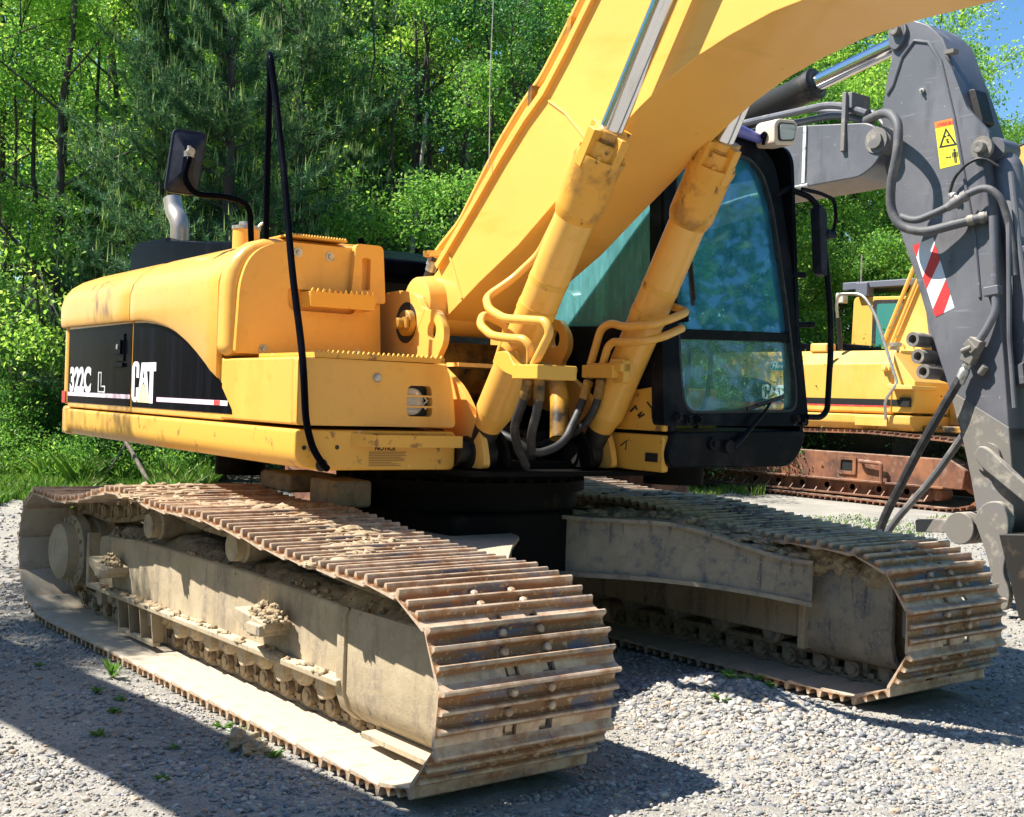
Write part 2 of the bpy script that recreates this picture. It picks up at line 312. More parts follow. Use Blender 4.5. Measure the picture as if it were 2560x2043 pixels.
# the three letters drawn as shapes, a triangle in the middle one
W0, W1, WB, WT = -1.635, -1.19, 1.352, 1.598
def lx(u): return W0+(W1-W0)*u
def lz(v): return WB+(WT-WB)*v
C = [(0, .12), (0, .88), (.04, .96), (.10, 1), (.20, 1), (.27, .96), (.30, .88), (.30, .60), (.19, .60), (.19, .86), (.17, .89), (.13, .89), (.115, .86), (.115, .14), (.13, .11), (.17, .11), (.20, .14), (.235, .02), (.20, 0), (.10, 0), (.04, .04)]
Cc = [(0, .12), (0, .88), (.04, .96), (.10, 1), (.20, 1), (.27, .96), (.30, .88), (.30, .60), (.19, .60), (.19, .86), (.17, .89), (.13, .89), (.115, .86), (.115, .14), (.13, .11), (.17, .11), (.19, .14), (.19, .36), (.28, .36), (.30, .33), (.235, .06), (.20, 0), (.10, 0), (.04, .04)]
A1 = [(.31, .36), (.40, .97), (.60, .97), (.69, .36), (.64, .20), (.515, .50), (.50, .50), (.485, .50), (.36, .20)]
A2 = [(.47, .60), (.50, .84), (.53, .60), (.50, .54)]
T = [(.62, .97), (1.0, .97), (1.0, .76), (.90, .76), (.90, -.01), (.75, -.01), (.75, .76), (.62, .76)]
tri = [(.24, 0), (.50, .45), (.75, 0)]
def glyph(mb, pts, y0, y1, holes=()):
    mb.plate([(lx(a), lz(b)) for a, b in pts], [[(lx(a), lz(b)) for a, b in h] for h in holes], y0, y1)
lm = MB(); glyph(lm, Cc, -1.3715, -1.366); glyph(lm, [(.31, .36), (.40, .97), (.60, .97), (.74, .12), (.74, .05), (.51, .50), (.49, .50), (.26, .05), (.26, .12)], -1.3715, -1.366, [[(.465, .62), (.50, .84), (.535, .62), (.50, .56)]]); glyph(lm, T, -1.3712, -1.366)
U(lm, 'lettering', WHT, fd, smooth=0)
tm = MB(); glyph(tm, tri, -1.3722, -1.366); U(tm, 'triangle_mark', PALEY, fd, smooth=0)
# hood skin above the doors
def zlow(x):
    xs = [-3.3, -1.45, -1.2, -1.0, -.8, -.61, -.45, -.31, -.15]; zs = [1.85, 1.842, 1.825, 1.797, 1.754, 1.694, 1.630, 1.566, 1.485]
    return float(np.interp(x, xs, zs))
def hood(x0, x1, n, name, lip0=False, lip1=False):
    rows = []
    X = np.linspace(x0, x1, n)
    for i, x in enumerate(X):
        zl = zlow(x); k = .012 if (i == 0 or i == n-1) else 0
        top = 2.245 if x > -1.7 else 2.245+.0*(x+1.7)
        pr = [(-1.34, zl), (-1.395+k, zl+.004), (-1.403+k, zl+.02), (-1.405+k, max(zl+.06, 1.90)), (-1.405+k, 2.0), (-1.385+k, 2.07), (-1.335+k, 2.135), (-1.26+k, 2.185), (-1.16, 2.225-k), (-1.05, 2.245-k), (-.9, 2.262-k), (-.5, 2.275-k)]
        if i == 0 or i == n-1: pass
        rows.append([(x, y, z) for y, z in pr])
    if name == 'hood_panel' and x0 < -3:
        zl = zlow(x0); back = []
        for dx, q, iy in ((-.16, .80, .06), (-.12, .90, .03), (-.07, .96, .012), (-.03, .99, .004)):
            back.append([(x0+dx, y*(1-iy/1.4), zl+(z-zl)*q) for _, y, z in rows[1]])
        rows = back+rows[1:]
    a = [(x0, y+.03, z-.012) for _, y, z in rows[0]]; b = [(x1, y+.03, z-.012) for _, y, z in rows[-1]]
    rows = [a]+rows+[b]
    return U(MB().grid(rows), name, YEL, smooth=50)
hood(-3.19, -1.662, 14, 'hood_panel'); h2 = hood(-1.648, -.178, 22, 'hood_panel')
ec = U(MB().prism(rpoly([(-3.0, 2.2), (-2.95, 2.43), (-2.85, 2.47), (-2.2, 2.45), (-2.15, 2.425), (-1.0, 2.315), (-1.0, 2.2)], .04), -1.0, .6), 'engine_cover', BLK, bevel=.03)
U(MB().prism(rpoly([(.0, 2.345), (.02, 2.375), (.1, 2.395), (1.22, 2.40), (1.3, 2.36), (1.3, 2.335)], .02), -2.3, -1.3, 'yz'), 'rear_cover', BLKG, bevel=.012)
U(MB().box(-1.36, -1.28, -.1, 1.3, 2.285, 2.318), 'cover_beam', YELC)
U(MB().box(-2.9, -1.4, -.4, 1.28, 1.28, 2.28), 'engine_bay', DARK)
hk = U(MB().tube(fillet([(-1.3, .0, 2.30), (-1.3, .02, 2.38), (-1.3, -.02, 2.46)], .02), .02, 8), 'cover_hook', BLK)
ex = MB(); ex.tube(fillet([(-2.22, -.9, 2.36), (-2.22, -.9, 2.56), (-2.30, -.915, 2.64), (-2.33, -.92, 2.73)], .12, 6), .062, 20, cap=False); ex.tube(fillet([(-2.22, -.9, 2.36), (-2.22, -.9, 2.56), (-2.30, -.915, 2.64), (-2.329, -.92, 2.727)], .12, 6), .056, 20, cap=False)
U(ex, 'exhaust_pipe', EXH)
fl = U(MB().lathe((-.9, -.96, 2.2), (0, 0, 1), [(0, .078), (.175, .078), (.176, .0)]), 'fuel_filler', YEL)
U(MB().lathe((-.9, -.96, 2.376), (0, 0, 1), [(0, .083), (.02, .083), (.022, .045), (.045, .043), (.048, 0)]), 'cap', GALV, fl)
U(MB().tube(fillet([(-.88, -.90, 2.39), (-.87, -.87, 2.43), (-.85, -.84, 2.39)], .02), .008, 8), 'lock', GALV, fl)
# pump cover (the tower beside the boom foot)
tw = U(MB().prism([(-1.408, 1.615), (-1.408, 1.90), (-1.406, 1.98), (-1.396, 2.05), (-1.372, 2.11), (-1.332, 2.165), (-1.275, 2.205), (-1.20, 2.228), (-1.12, 2.238), (-.56, 2.238), (-.56, 1.615)], -.172, -.012, 'yz'), 'pump_cover', YEL, bevel=.055, seg=5)
rec = rpoly([(-1.095, 1.975), (-.70, 1.975), (-.70, 1.865), (-1.095, 1.865)], [.01, .01, .05, .05])
slot = rpoly([(-.695, 2.165), (-.645, 2.165), (-.645, 1.995), (-.695, 1.995)], .012)
fp = MB().plate(rpoly([(-1.37, 1.63), (-.545, 1.63), (-.575, 2.215), (-1.16, 2.215), (-1.30, 2.14), (-1.355, 2.0)], [.02, .02, .03, .1, .1, .1]), [rec], -.014, .022, 'yz')
U(fp, 'front_plate', YEL, tw, bevel=.008)
U(MB().plate(rpoly([(-.755, 1.93), (-.548, 1.93), (-.572, 2.238), (-.735, 2.238)], [.05, .02, .03, .03]), [slot], .018, .062, 'yz'), 'handle_block', YEL, tw, bevel=.014)
U(MB().box(-.0145, -.0125, -1.12, -.62, 1.85, 2.18), 'recess_shade', DARK, tw)  # dark sheet painted in for the shade inside the slot
st = MB(); serrate(st, -.012, .135, -1.02, -.645, 1.953, 1.962, 12); st.box(.118, .133, -1.02, -.645, 1.885, 1.955); st.box(-.01, .13, -1.02, -1.008, 1.885, 1.955); st.box(-.01, .13, -.657, -.645, 1.885, 1.955)
U(st, 'step', YELC, tw)
st = MB(); serrate(st, -.3, .03, -1.12, -.77, 2.242, 2.252, 22, .01); U(st, 'step', YELC, tw)
for y, z in ((-1.045, 2.165), (-.865, 2.158), (-1.22, 1.655), (-.69, 1.655)):
    U(MB().lathe((.02, y, z), (1, 0, 0), [(0, .026), (.006, .026), (.007, .014), (.018, .012), (.02, 0)]), 'bolt', GALV, tw)
# tool box with the work lamp behind its grille
tb = U(MB().box(-.132, .745, -1.378, -.555, 1.294, 1.603), 'toolbox', YEL, bevel=.012)
def rr(y0, y1, z0, z1, r): return rpoly([(y0, z0), (y1, z0), (y1, z1), (y0, z1)], r)
tdo = rpoly([(-1.378, 1.294), (-.535, 1.294), (-.553, 1.45), (-.59, 1.60), (-1.378, 1.603)], [.02, .03, .3, .06, .02])
td = U(MB().plate(tdo, [rpoly([(-.812, 1.447), (-.675, 1.447), (-.68, 1.492), (-.805, 1.492)], [.006, .006, .035, .035]), rr(-.812, -.672, 1.396, 1.438, .01), rpoly([(-.806, 1.345), (-.672, 1.345), (-.670, 1.387), (-.812, 1.387)], [.04, .04, .006, .006])], .747, .797, 'yz'), 'toolbox_door', YEL, tb, bevel=.012, seg=3)
U(MB().box(.7455, .7465, -.84, -.65, 1.33, 1.51), 'recess_shade', INK, tb)  # black backing puts the shade behind the grille into colour
U(MB().lathe((.747, -.765, 1.415), (1, 0, 0), [(0, .068), (.012, .066), (.02, .05), (.024, 0)]), 'work_lamp', LENS, tb)
U(MB().tube([(.752, -.69, 1.44), (.762, -.68, 1.42), (.755, -.70, 1.40), (.765, -.685, 1.38)], .006, 6), 'lamp_wire', WHT, tb)
U(MB().lathe((.795, -.975, 1.522), (1, 0, 0), [(0, .022), (.012, .021), (.02, .014), (.021, 0)]), 'lock', GALV, tb)
U(MB().prism([(-.131, 1.322), (.03, 1.322), (.022, 1.345), (-.131, 1.463)], -1.3805, -1.376), 'black_panel', BLK, tb, smooth=0)
U(MB().box(-.131, -.03, -1.3825, -1.378, 1.362, 1.388), 'stripe', WHT, tb)
st = MB(); serrate(st, .16, .815, -1.30, -.62, 1.612, 1.628, 26, .012); st.box(.16, .81, -1.30, -.62, 1.604, 1.614)
U(st, 'step', YELC, tb)
# step on the rail and the notice
rl = empty('x', 'x', 'x'); bpy.data.objects.remove(rl)
st = MB()
for i in range(13):
    y = -.985+i*.031; st.add([(.80, y, 1.262), (.80, y+.012, 1.262), (.875, y+.030, 1.258), (.875, y+.018, 1.258), (.80, y, 1.252), (.80, y+.012, 1.252), (.875, y+.030, 1.248), (.875, y+.018, 1.248)], [(0, 1, 2, 3), (4, 7, 6, 5), (0, 3, 7, 4), (1, 5, 6, 2), (2, 6, 7, 3)])
st.box(.865, .882, -1.02, -.545, 1.20, 1.256); st.add([(.796, -1.10, 1.262), (.882, -1.02, 1.256), (.882, -1.02, 1.20), (.796, -1.10, 1.20), (.796, -1.095, 1.262), (.882, -1.01, 1.256), (.882, -1.01, 1.20), (.796, -1.09, 1.20)], [(0, 1, 2, 3), (7, 6, 5, 4), (0, 4, 5, 1), (3, 2, 6, 7)])
st.box(.796, .88, -.556, -.545, 1.20, 1.256); st.box(.80, .875, -1.02, -.545, 1.246, 1.25)
U(st, 'step', YELC)
nt_ = MB()
for i in range(9):
    nt_.box(.7955, .7975, -1.005, -1.005+[.20, .19, .20, .17, .19, .19, .12, .16, .17][i], 1.172-i*.008, 1.1755-i*.008)
no = U(nt_, 'notice_text', INKF, smooth=0)
text('NOTICE', 'notice_heading', INK, no, (.797, -.975, 1.182), .030, 1.0, rot=(math.pi/2, 0, math.pi/2), bold=.0006)
hl = MB()
for y, z in ((-1.17, 1.195), (-1.335, 1.192)): hl.cyl((.79, y, z), (.7965, y, z), .011, n=12)
hl.cyl((.79, -1.245, 1.113), (.7975, -1.245, 1.113), .03, n=14)
U(hl, 'bolt_hole', INK, smooth=0)
# handrail
hr = MB(); hr.tube(fillet([(.83, -1.235, 1.10), (.85, -1.262, 1.115), (.855, -1.32, 1.19), (.855, -1.358, 1.31), (.845, -1.378, 1.61), (.62, -1.345, 2.01), (.38, -1.285, 2.44), (.11, -1.235, 2.93), (.075, -1.252, 3.115), (.02, -1.235, 3.16), (-.03, -1.21, 3.10), (-.05, -1.20, 2.7), (-.06, -1.19, 2.22)], [.02, .02, .06, .1, .15, .3, .3, .2, .06, .03, .06, .2, .2], 6), .0165, 14)
U(hr, 'handrail', BLK)
# mirror
mi = empty('x', 'x', 'x'); bpy.data.objects.remove(mi)
mq = [(-1.565, 2.485), (-1.385, 2.485), (-1.335, 2.83), (-1.525, 2.83)]
mo = rpoly(mq, .035); mid = (-1.455, 2.655)
inn = [(mid[0]+(a-mid[0])*.35, mid[1]+(b-mid[1])*.42) for a, b in mo]
edge = [(mid[0]+(a-mid[0])*.94, mid[1]+(b-mid[1])*.96) for a, b in mo]
mb = MB(); mb.prism(mo, -.575, -.555, 'yz'); mb.prism(edge, -.5551, -.505, 'yz', inn)
mr_ = U(mb, 'mirror', PLAS, bevel=.006)
U(MB().prism([(mid[0]+(a-mid[0])*.93, mid[1]+(b-mid[1])*.95) for a, b in mo], -.579, -.5745, 'yz'), 'mirror_glass', MIRG, mr_)
U(MB().tube(fillet([(-.52, -1.456, 2.69), (-.475, -1.462, 2.66), (-.47, -1.495, 2.56), (-.47, -1.43, 2.475), (-.47, -1.24, 2.487), (-.49, -1.11, 2.46), (-.50, -1.085, 2.18)], [.02, .03, .08, .08, .07, .07, .02], 6), .0165, 12), 'mirror_arm', BLK, mr_)
mc = MB().lathe((-.50, -1.456, 2.675), (0, 0, 1), [(0, .028), (.03, .028), (.031, .012), (.06, .010)], 14); mc.cyl((-.52, -1.456, 2.70), (-.46, -1.456, 2.70), .020)
U(mc, 'mirror_clamp', GALV, mr_)
# boom brackets
bo = rpoly([(-.25, 1.10), (-.25, 2.0), (.06, 2.015), (.22, 1.985), (.30, 1.905), (.345, 1.893), (.44, 1.895), (.525, 1.80), (.525, 1.72), (.46, 1.645), (.50, 1.60), (.70, 1.50), (.90, 1.28), (.95, 1.10)], [0, .1, .1, .12, .03, .03, .08, .08, .08, .06, .05, .1, .1, .05], 5)
hole = [(.40+.045*math.cos(a), 1.785+.05*math.sin(a)) for a in np.linspace(0, 2*math.pi, 17)[:-1]]
b1 = U(MB().plate(bo, [hole], -.455, -.42), 'boom_bracket', YELB, bevel=.006)
U(MB().plate(bo, [hole], .335, .37), 'boom_bracket', YELB, bevel=.006)
gr = MB().lathe((.13, -.456, 1.835), (0, -1, 0), [(-.02, .115), (.003, .11), (.006, .07)], 24)
U(gr, 'grease_ring', DARK, b1)
pn = MB().lathe((.17, -.42, 1.83), (0, -1, 0), [(0, .07), (.07, .07), (.075, .062), (.08, 0)], 24); pn.box(.10, .24, -.515, -.50, 1.80, 1.86); pn.lathe((.18, -.515, 1.825), (0, -1, 0), [(0, .03), (.03, .03), (.032, 0)], 16)
U(pn, 'pivot_pin', YELD, b1, bevel=.004)
U(MB().box(.25, .62, -.42, .335, 1.60, 1.62), 'cross_plate', YELB)
U(MB().box(.0, .03, -.42, .335, 1.10, 1.75), 'bulkhead', YELD)
for y0, y1 in ((-.325, -.30), (.19, .215), (.405, .43)):
    U(MB().prism(rpoly([(.3, 1.10), (.3, 1.42), (.72, 1.36), (.92, 1.24), (.96, 1.10)], [0, .05, .1, .08, .05]), y0, y1), 'cylinder_lug', SOOT, bevel=.005)
U(MB().box(.1, .99, -.56, .88, 1.066, 1.09), 'front_lip', SOOT, bevel=.004)
U(MB().box(.2, .8, -.41, .34, 1.09, 1.13), 'valve_deck', SOOT)
vb = MB()
for i, (x, y, z, s) in enumerate(((.42, -.1, 1.22, .11), (.5, .08, 1.2, .09), (.38, .02, 1.42, .1), (.62, -.02, 1.19, .07), (.36, -.18, 1.36, .08))): vb.box(x-s, x+s, y-s*.7, y+s*.7, z-s, z+s*.8)
U(vb, 'valve_block', DARK, bevel=.012)
U(MB().lathe((.12, .11, 1.12), (0, 0, 1), [(0, .16), (.02, .17), (.35, .15), (.37, .10), (.42, .09), (.43, 0)], 24), 'swing_motor', YELD)
pm = MB().tube(fillet([(.3, .15, 1.62), (.75, .12, 1.58), (.86, .05, 1.25)], .2, 6), .05, 12); U(pm, 'return_pipe', YELD)
# frame on the cab side
U(MB().prism(rpoly([(.41, 1.10), (.41, 1.29), (.95, 1.29), (1.2, 1.29), (1.2, 1.10)], .015), .2, .80, 'yz'), 'frame_front', YELC, bevel=.01)
U(MB().box(.3, 1.262, .398, .44, 1.10, 1.288), 'frame_side', YELC, bevel=.012)
U(MB().prism(rpoly([(.80, 1.306), (.80, 1.40), (.90, 1.50), (1.262, 1.54), (1.262, 1.306)], [.01, .05, .05, .01, .01]), .400, .43), 'frame_box', YELC, bevel=.008)
sc = MB()
for p in ([(1.0, .395, 1.40), (1.04, .395, 1.43), (1.05, .395, 1.41)], [(1.06, .395, 1.38), (1.09, .395, 1.40), (1.07, .395, 1.37), (1.11, .395, 1.39)], [(1.13, .395, 1.45), (1.17, .395, 1.42), (1.175, .395, 1.37)], [(.93, .3965, 1.22), (.98, .3965, 1.25), (.97, .3965, 1.20)]): sc.tube([(x, y+.0035, z) for x, y, z in p], .006, 5)
U(sc, 'paint_scrape', DARK)
U(MB().prism(rpoly([(.425, 1.305), (.425, 1.44), (.56, 1.535), (1.2, 1.535), (1.2, 1.305)], [.01, .12, .06, .01, .01]), .25, .795, 'yz'), 'frame_box', YELC, bevel=.01)
U(MB().box(1.13, 1.225, .395, .3985, 1.15, 1.195), 'data_plate', INK)
# boom
lowc = [(.16, 1.80), (.30, 1.875), (.6, 2.035), (.94, 2.195), (1.26, 2.385), (1.49, 2.515), (1.66, 2.62), (1.84, 2.715), (2.0, 2.79), (2.18, 2.855), (2.37, 2.90), (2.6, 2.938), (2.85, 2.95), (3.2, 2.94), (3.6, 2.89), (4.4, 2.70), (5.45, 2.40)]
topc = [(5.55, 2.72), (4.4, 3.30), (3.6, 3.62), (3.1, 3.76), (2.7, 3.82), (2.35, 3.80), (2.05, 3.71), (1.8, 3.56), (1.6, 3.38), (1.45, 3.22), (1.30, 3.06), (1.136, 2.90), (.983, 2.80), (.785, 2.64), (.533, 2.42), (.2, 2.14), (.03, 2.03), (0, 1.93), (.05, 1.84)]
YB = -.04
bm_ = U(MB().prism(lowc+topc, YB-.26, YB+.26), 'boom', YELB, bevel=.004, smooth=25)
tp = [(x, z) for x, z in reversed(topc[1:-3])]
fl_ = MB()
for (a, b), (c, d) in zip(tp[:-1], tp[1:]): fl_.obox((a, YB, b+.008), (c, YB, d+.008), .56, .03, (0, 1, 0)) if False else None
rows = []
for i, (a, b) in enumerate(tp):
    p, q = Vector(tp[max(i-1, 0)]), Vector(tp[min(i+1, len(tp)-1)]); t = (q-p).normalized(); n_ = Vector((-t.y, t.x))
    rows.append([(a+n_.x*h, YB+y, b+n_.y*h) for y, h in ((-.285, -.012), (-.285, .022), (.285, .022), (.285, -.012), (-.285, -.012))])
U(MB().grid(rows), 'boom_flange', YELB, bm_, smooth=25)
U(MB().lathe((.13, YB-.375, 1.94), (0, 1, 0), [(0, .10), (.02, .145), (.12, .16), (.63, .16), (.73, .145), (.75, .10)], 28), 'boom_foot', YELB, bm_)
U(MB().tube([(1.165, YB-.262, 2.86), (1.30, YB-.262, 2.78), (1.55, YB-.262, 2.56)], .007, 8), 'weld_seam', YELB, bm_)
U(MB().tube([(.30, YB-.262, 2.20), (.36, YB-.262, 2.10), (.44, YB-.262, 1.96)], .008, 8), 'weld_seam', YELB, bm_)
def pip(off, y, r, m, s=0, e=9):
    pts = []
    for i, (a, b) in enumerate(tp):
        p, q = Vector(tp[max(i-1, 0)]), Vector(tp[min(i+1, len(tp)-1)]); t = (q-p).normalized(); n_ = Vector((-t.y, t.x)); pts.append((a+n_.x*off, y, b+n_.y*off))
    return pts[s:e]
pp = pip(.075, YB-.22, 0, 0, 1); pp2 = [(.10, YB-.24, 2.19), (.145, YB-.23, 2.245), (.34, YB-.22, 2.37)]+pip(.13, YB-.22, 0, 0, 2)
U(MB().tube(pp, .022, 10), 'oil_pipe', YELB, bm_)
U(MB().tube(fillet(pp2, .06), .024, 10), 'oil_pipe', YELB, bm_)
U(MB().tube(fillet([(-.04, YB-.25, 1.93), (.02, YB-.26, 2.0), (.06, YB-.25, 2.10), (.115, YB-.24, 2.205)], .05), .026, 10), 'hose', RUB, bm_)
U(MB().lathe((.075, YB-.245, 2.13), (.045, .01, .10), [(0, .03), (.03, .031), (.032, .036), (.06, .036), (.062, .03), (.09, .03)], 14), 'hose_fitting', GALV, bm_)
cb = MB().obox((.10, YB-.30, 2.215), (.22, YB-.18, 2.225), .05, .03); U(cb, 'pipe_clamp', YELC, bm_)
for x_, z_ in ((1.0, 2.86), (1.30, 3.12)): U(MB().box(x_, x_+.03, YB-.27, YB-.1, z_, z_+.10), 'pipe_clamp', YELD, bm_)
U(MB().tube([(.72, YB-.30, 2.60), (.70, YB-.30, 3.05), (.715, YB-.30, 3.75)], .0025, 5), 'antenna_wire', GALV, bm_)
ds = MB()
for x, z, r in ((1.95, 3.16, .21),): ds.lathe((x, YB-.262, z), (0, -1, 0), [(-.01, r), (.03, r), (.035, r-.02), (.09, .12), (.10, .0)], 32)
# boom cylinders
def boom_cyl(y, dz, sgn):
    p0 = Vector((.78, y, 1.17)); p1 = Vector((1.755 if sgn < 0 else 1.70, y, 2.60+dz)); d = (p1-p0).normalized(); L = (p1-p0).length-.10
    e = Vector((2.22, y, 3.27+dz)); d2 = d
    b = U(MB().lathe(p0+d*.13, d, [(0, .055), (.02, .062), (.07, .075), (.12, .090), (.13, .092), (L-.44, .092)], 32), 'boom_cylinder', YEL)
    U(MB().lathe(p0+d*.13, d, [(L-.441, .0925), (L-.43, .098), (L-.40, .108), (L-.385, .110), (L-.17, .110), (L-.165, .113), (L-.13, .113), (L-.128, .09), (L-.06, .09)], 32), 'cylinder_head', YELG, b)
    base = MB().lathe(p0-Vector((0, .07, 0)), (0, 1, 0), [(0, .085), (.14, .085)], 24); base.cyl(p0, p0+d*.16, .058, .066)
    U(base, 'base_eye', DARK, b)
    U(MB().lathe(p0-Vector((0, .13, 0)), (0, 1, 0), [(0, .06), (.26, .06)], 20), 'pivot_pin', DARK, b)
    g0 = p0+d*(L); U(MB().lathe(g0-d*.005, d, [(-.06, .098), (.004, .098), (.006, .072), (.115, .070), (.116, .058)], 28), 'gland_seat', YELD, b); gl = MB().lathe(g0-d*.005, d, [(.09, .076), (.125, .074), (.126, .058)], 28)
    s = d.orthogonal().normalized(); q = d.cross(s)
    for k in range(8):
        a = k*math.pi/4+.2; c = g0+(s*math.cos(a)+q*math.sin(a))*.097
        c = c-(c-g0)*.10; gl.obox(c-d*.06, c+d*.115, .046, .052, (c-g0-d*(c-g0).dot(d))) if k % 2 else gl.lathe(c+(c-g0)*.12-d*.03, d, [(0, .019), (.03, .019), (.032, .011), (.05, .010)], 6)
    U(gl, 'gland', YELG, b, bevel=.003)
    U(MB().lathe(g0+d*.10, d, [(0, .052), (.95, .052)], 28), 'rod', CHR, b)
    pb = p0+d*.98; st_ = MB().lathe(pb, d, [(0, .094), (.03, .094)], 28); st_.lathe(pb-d*.16, d, [(0, .095), (.045, .095)], 28)
    U(st_, 'band', YELC, b)
    return b, p0, d, L
b1_, p0, d, L = boom_cyl(-.395, 0, -1); b2_, q0, d2, L2 = boom_cyl(.31, .06, 1)
def along(p0, d, t, dx, dy, dz=0): return tuple(p0+d*t+Vector((dx, dy, dz)))
# clamp blocks and the bent oil pipes round each cylinder
for (b, p0, d, sx) in ((b1_, p0, d, 1), (b2_, q0, d2, -1)):
    y = p0.y
    k = MB()
    if sx > 0:
        k.prism(rpoly([(1.14, 1.66), (1.24, 1.665), (1.30, 1.60), (1.49, 1.60), (1.50, 1.555), (1.34, 1.535), (1.22, 1.565), (1.14, 1.60)], .02), y-.15, y-.09); k.box(1.30, 1.50, y-.16, y+.06, 1.535, 1.60)
        pa = [(1.43, y-.13, 1.60), (1.56, y-.14, 1.74), (1.535, y-.15, 1.79), (1.39, y-.16, 1.80), (1.24, y-.17, 1.81), (1.09, y-.16, 1.86), (.97, y-.10, 1.925), (1.02, y+.02, 2.02), (1.12, y+.10, 2.14), (1.60, y+.12, 2.75)]
        pb = [(1.36, y-.10, 1.60), (1.40, y-.13, 1.68), (1.37, y-.15, 1.715), (1.27, y-.16, 1.72), (1.13, y-.165, 1.735), (1.0, y-.15, 1.79), (.935, y-.09, 1.85), (.93, y+.06, 1.80), (.84, y+.06, 1.62)]
    else:
        k.box(.91, 1.16, y-.17, y-.10, 1.565, 1.63); k.box(.93, 1.20, y-.15, y-.09, 1.595, 1.64); k.prism(rpoly([(1.08, 1.66), (1.2, 1.66), (1.2, 1.54), (1.12, 1.54)], .02), y-.13, y-.09)
        pa = [(.93, y-.13, 1.63), (1.02, y-.14, 1.815), (1.10, y-.14, 1.84), (1.22, y-.15, 1.815), (1.40, y-.13, 1.82), (1.43, y-.05, 1.85), (1.40, y+.10, 1.90), (1.2, y+.12, 1.95)]
        pb = [(1.03, y-.13, 1.63), (1.08, y-.14, 1.72), (1.12, y-.14, 1.745), (1.24, y-.15, 1.74), (1.37, y-.13, 1.745), (1.40, y-.05, 1.77), (1.36, y+.10, 1.82)]
    U(k, 'pipe_bracket', YELC, b, bevel=.005)
    U(MB().tube(fillet(pa, .05, 6), .0205, 12), 'oil_pipe', YEL, b)
    U(MB().tube(fillet(pb, .045, 6), .0205, 12), 'oil_pipe', YEL, b)
hs = (([(1.36, -.50, 1.55), (1.30, -.49, 1.42), (1.20, -.47, 1.32), (1.14, -.40, 1.22), (1.0, -.25, 1.12)], b1_), ([(1.40, -.47, 1.55), (1.38, -.46, 1.40), (1.30, -.44, 1.28), (1.20, -.36, 1.20)], b1_),
      ([(.90, .20, 1.56), (.89, .16, 1.42), (.96, .0, 1.22), (.94, -.16, 1.17), (.88, -.24, 1.24), (.7, -.3, 1.3)], b2_), ([(1.0, .20, 1.57), (.96, .20, 1.40), (.86, .16, 1.28), (.6, .1, 1.2)], b2_))
for pts, b in hs:
    h = U(MB().tube(fillet(pts, .09, 6), .021, 12), 'hose', RUB, b)
    a, c = Vector(pts[0]), Vector(pts[1]); dd = (c-a).normalized()
    U(MB().lathe(a-dd*.03, dd, [(0, .018), (.04, .018), (.041, .027), (.07, .027), (.071, .022), (.08, .026), (.14, .026), (.142, .022)], 12), 'hose_fitting', YELD, h)
# ------------------------------------------------------------------ cab
cab = U(MB().prism(rpoly([(.42, 1.125), (.40, 1.20), (.44, 1.305), (1.38, 1.325), (1.36, 1.22), (1.27, 1.13)], [.06, .04, .02, .02, .06, .06]), -.35, 1.30, 'yz'), 'cab', BLKD, bevel=.03, seg=3)
def wx(z): return 1.285-.165*max(0, (z-1.33))/1.45      # raked windscreen
def front_ring(outer, inner, d, name, m):
    """frame lying in the raked windscreen plane"""
    mb = MB().plate(outer, [inner], 0, d, 'yz')
    mb.v = [(wx(z)-x, y, z) for x, y, z in mb.v]
    return U(mb, name, m, cab, bevel=.008)
fo = rpoly([(.38, 1.335), (1.425, 1.35), (1.405, 1.7), (1.335, 2.4), (1.26, 2.80), (1.10, 2.90), (.50, 2.90), (.44, 2.80), (.40, 2.0)], [.03, .03, .1, .2, .12, .1, .08, .1, .1], 5)
fi = rpoly([(.53, 1.40), (1.335, 1.425), (1.350, 1.55), (1.310, 2.0), (1.235, 2.55), (1.17, 2.72), (1.07, 2.795), (.555, 2.785), (.50, 2.3), (.505, 1.55)], [.14, .14, .1, .1, .1, .1, .1, .06, .1, .1], 6)
front_ring(fo, fi, .09, 'front_frame', BLKD)
gk = [(y*1.0+(.90-y)*.03, z+(2.1-z)*.018) for y, z in fi]
front_ring(fi, gk, .03, 'window_seal', RUB)
def pane(pts, m, name, off=.03):
    mb = MB().prism(pts, 0, .005, 'yz'); mb.v = [(wx(z)-off-x, y, z) for x, y, z in mb.v]; return U(mb, name, m, cab, smooth=0)
lowp = [(y, z) for y, z in fi if z < 1.80]; zc = 1.80
pane([(.505, 1.80)]+[p for p in fi if p[1] < 1.80][0:0]+rpoly([(.53, 1.40), (1.30, 1.425), (1.31, 1.55), (1.288, 1.825), (.503, 1.80), (.505, 1.55)], [.14, .14, .1, 0, 0, .1], 6)[0:], GLSL, 'lower_windscreen') if False else None
pane(rpoly([(.53, 1.40), (1.335, 1.425), (1.350, 1.55), (1.330, 1.80), (.503, 1.775), (.505, 1.55)], [.14, .14, .1, 0, 0, .1], 6), GLSL, 'lower_windscreen')
pane(rpoly([(.503, 1.83), (1.325, 1.855), (1.310, 2.0), (1.235, 2.55), (1.17, 2.72), (1.07, 2.795), (.555, 2.785), (.50, 2.3)], [0, 0, .1, .1, .1, .1, .06, .1], 5), GLS, 'windscreen', .032)
mb = MB(); mb.obox((wx(1.81)-.03, .50, 1.803), (wx(1.81)-.03, 1.335, 1.828), .035, .05); U(mb, 'window_bar', BLKD, cab, bevel=.004)
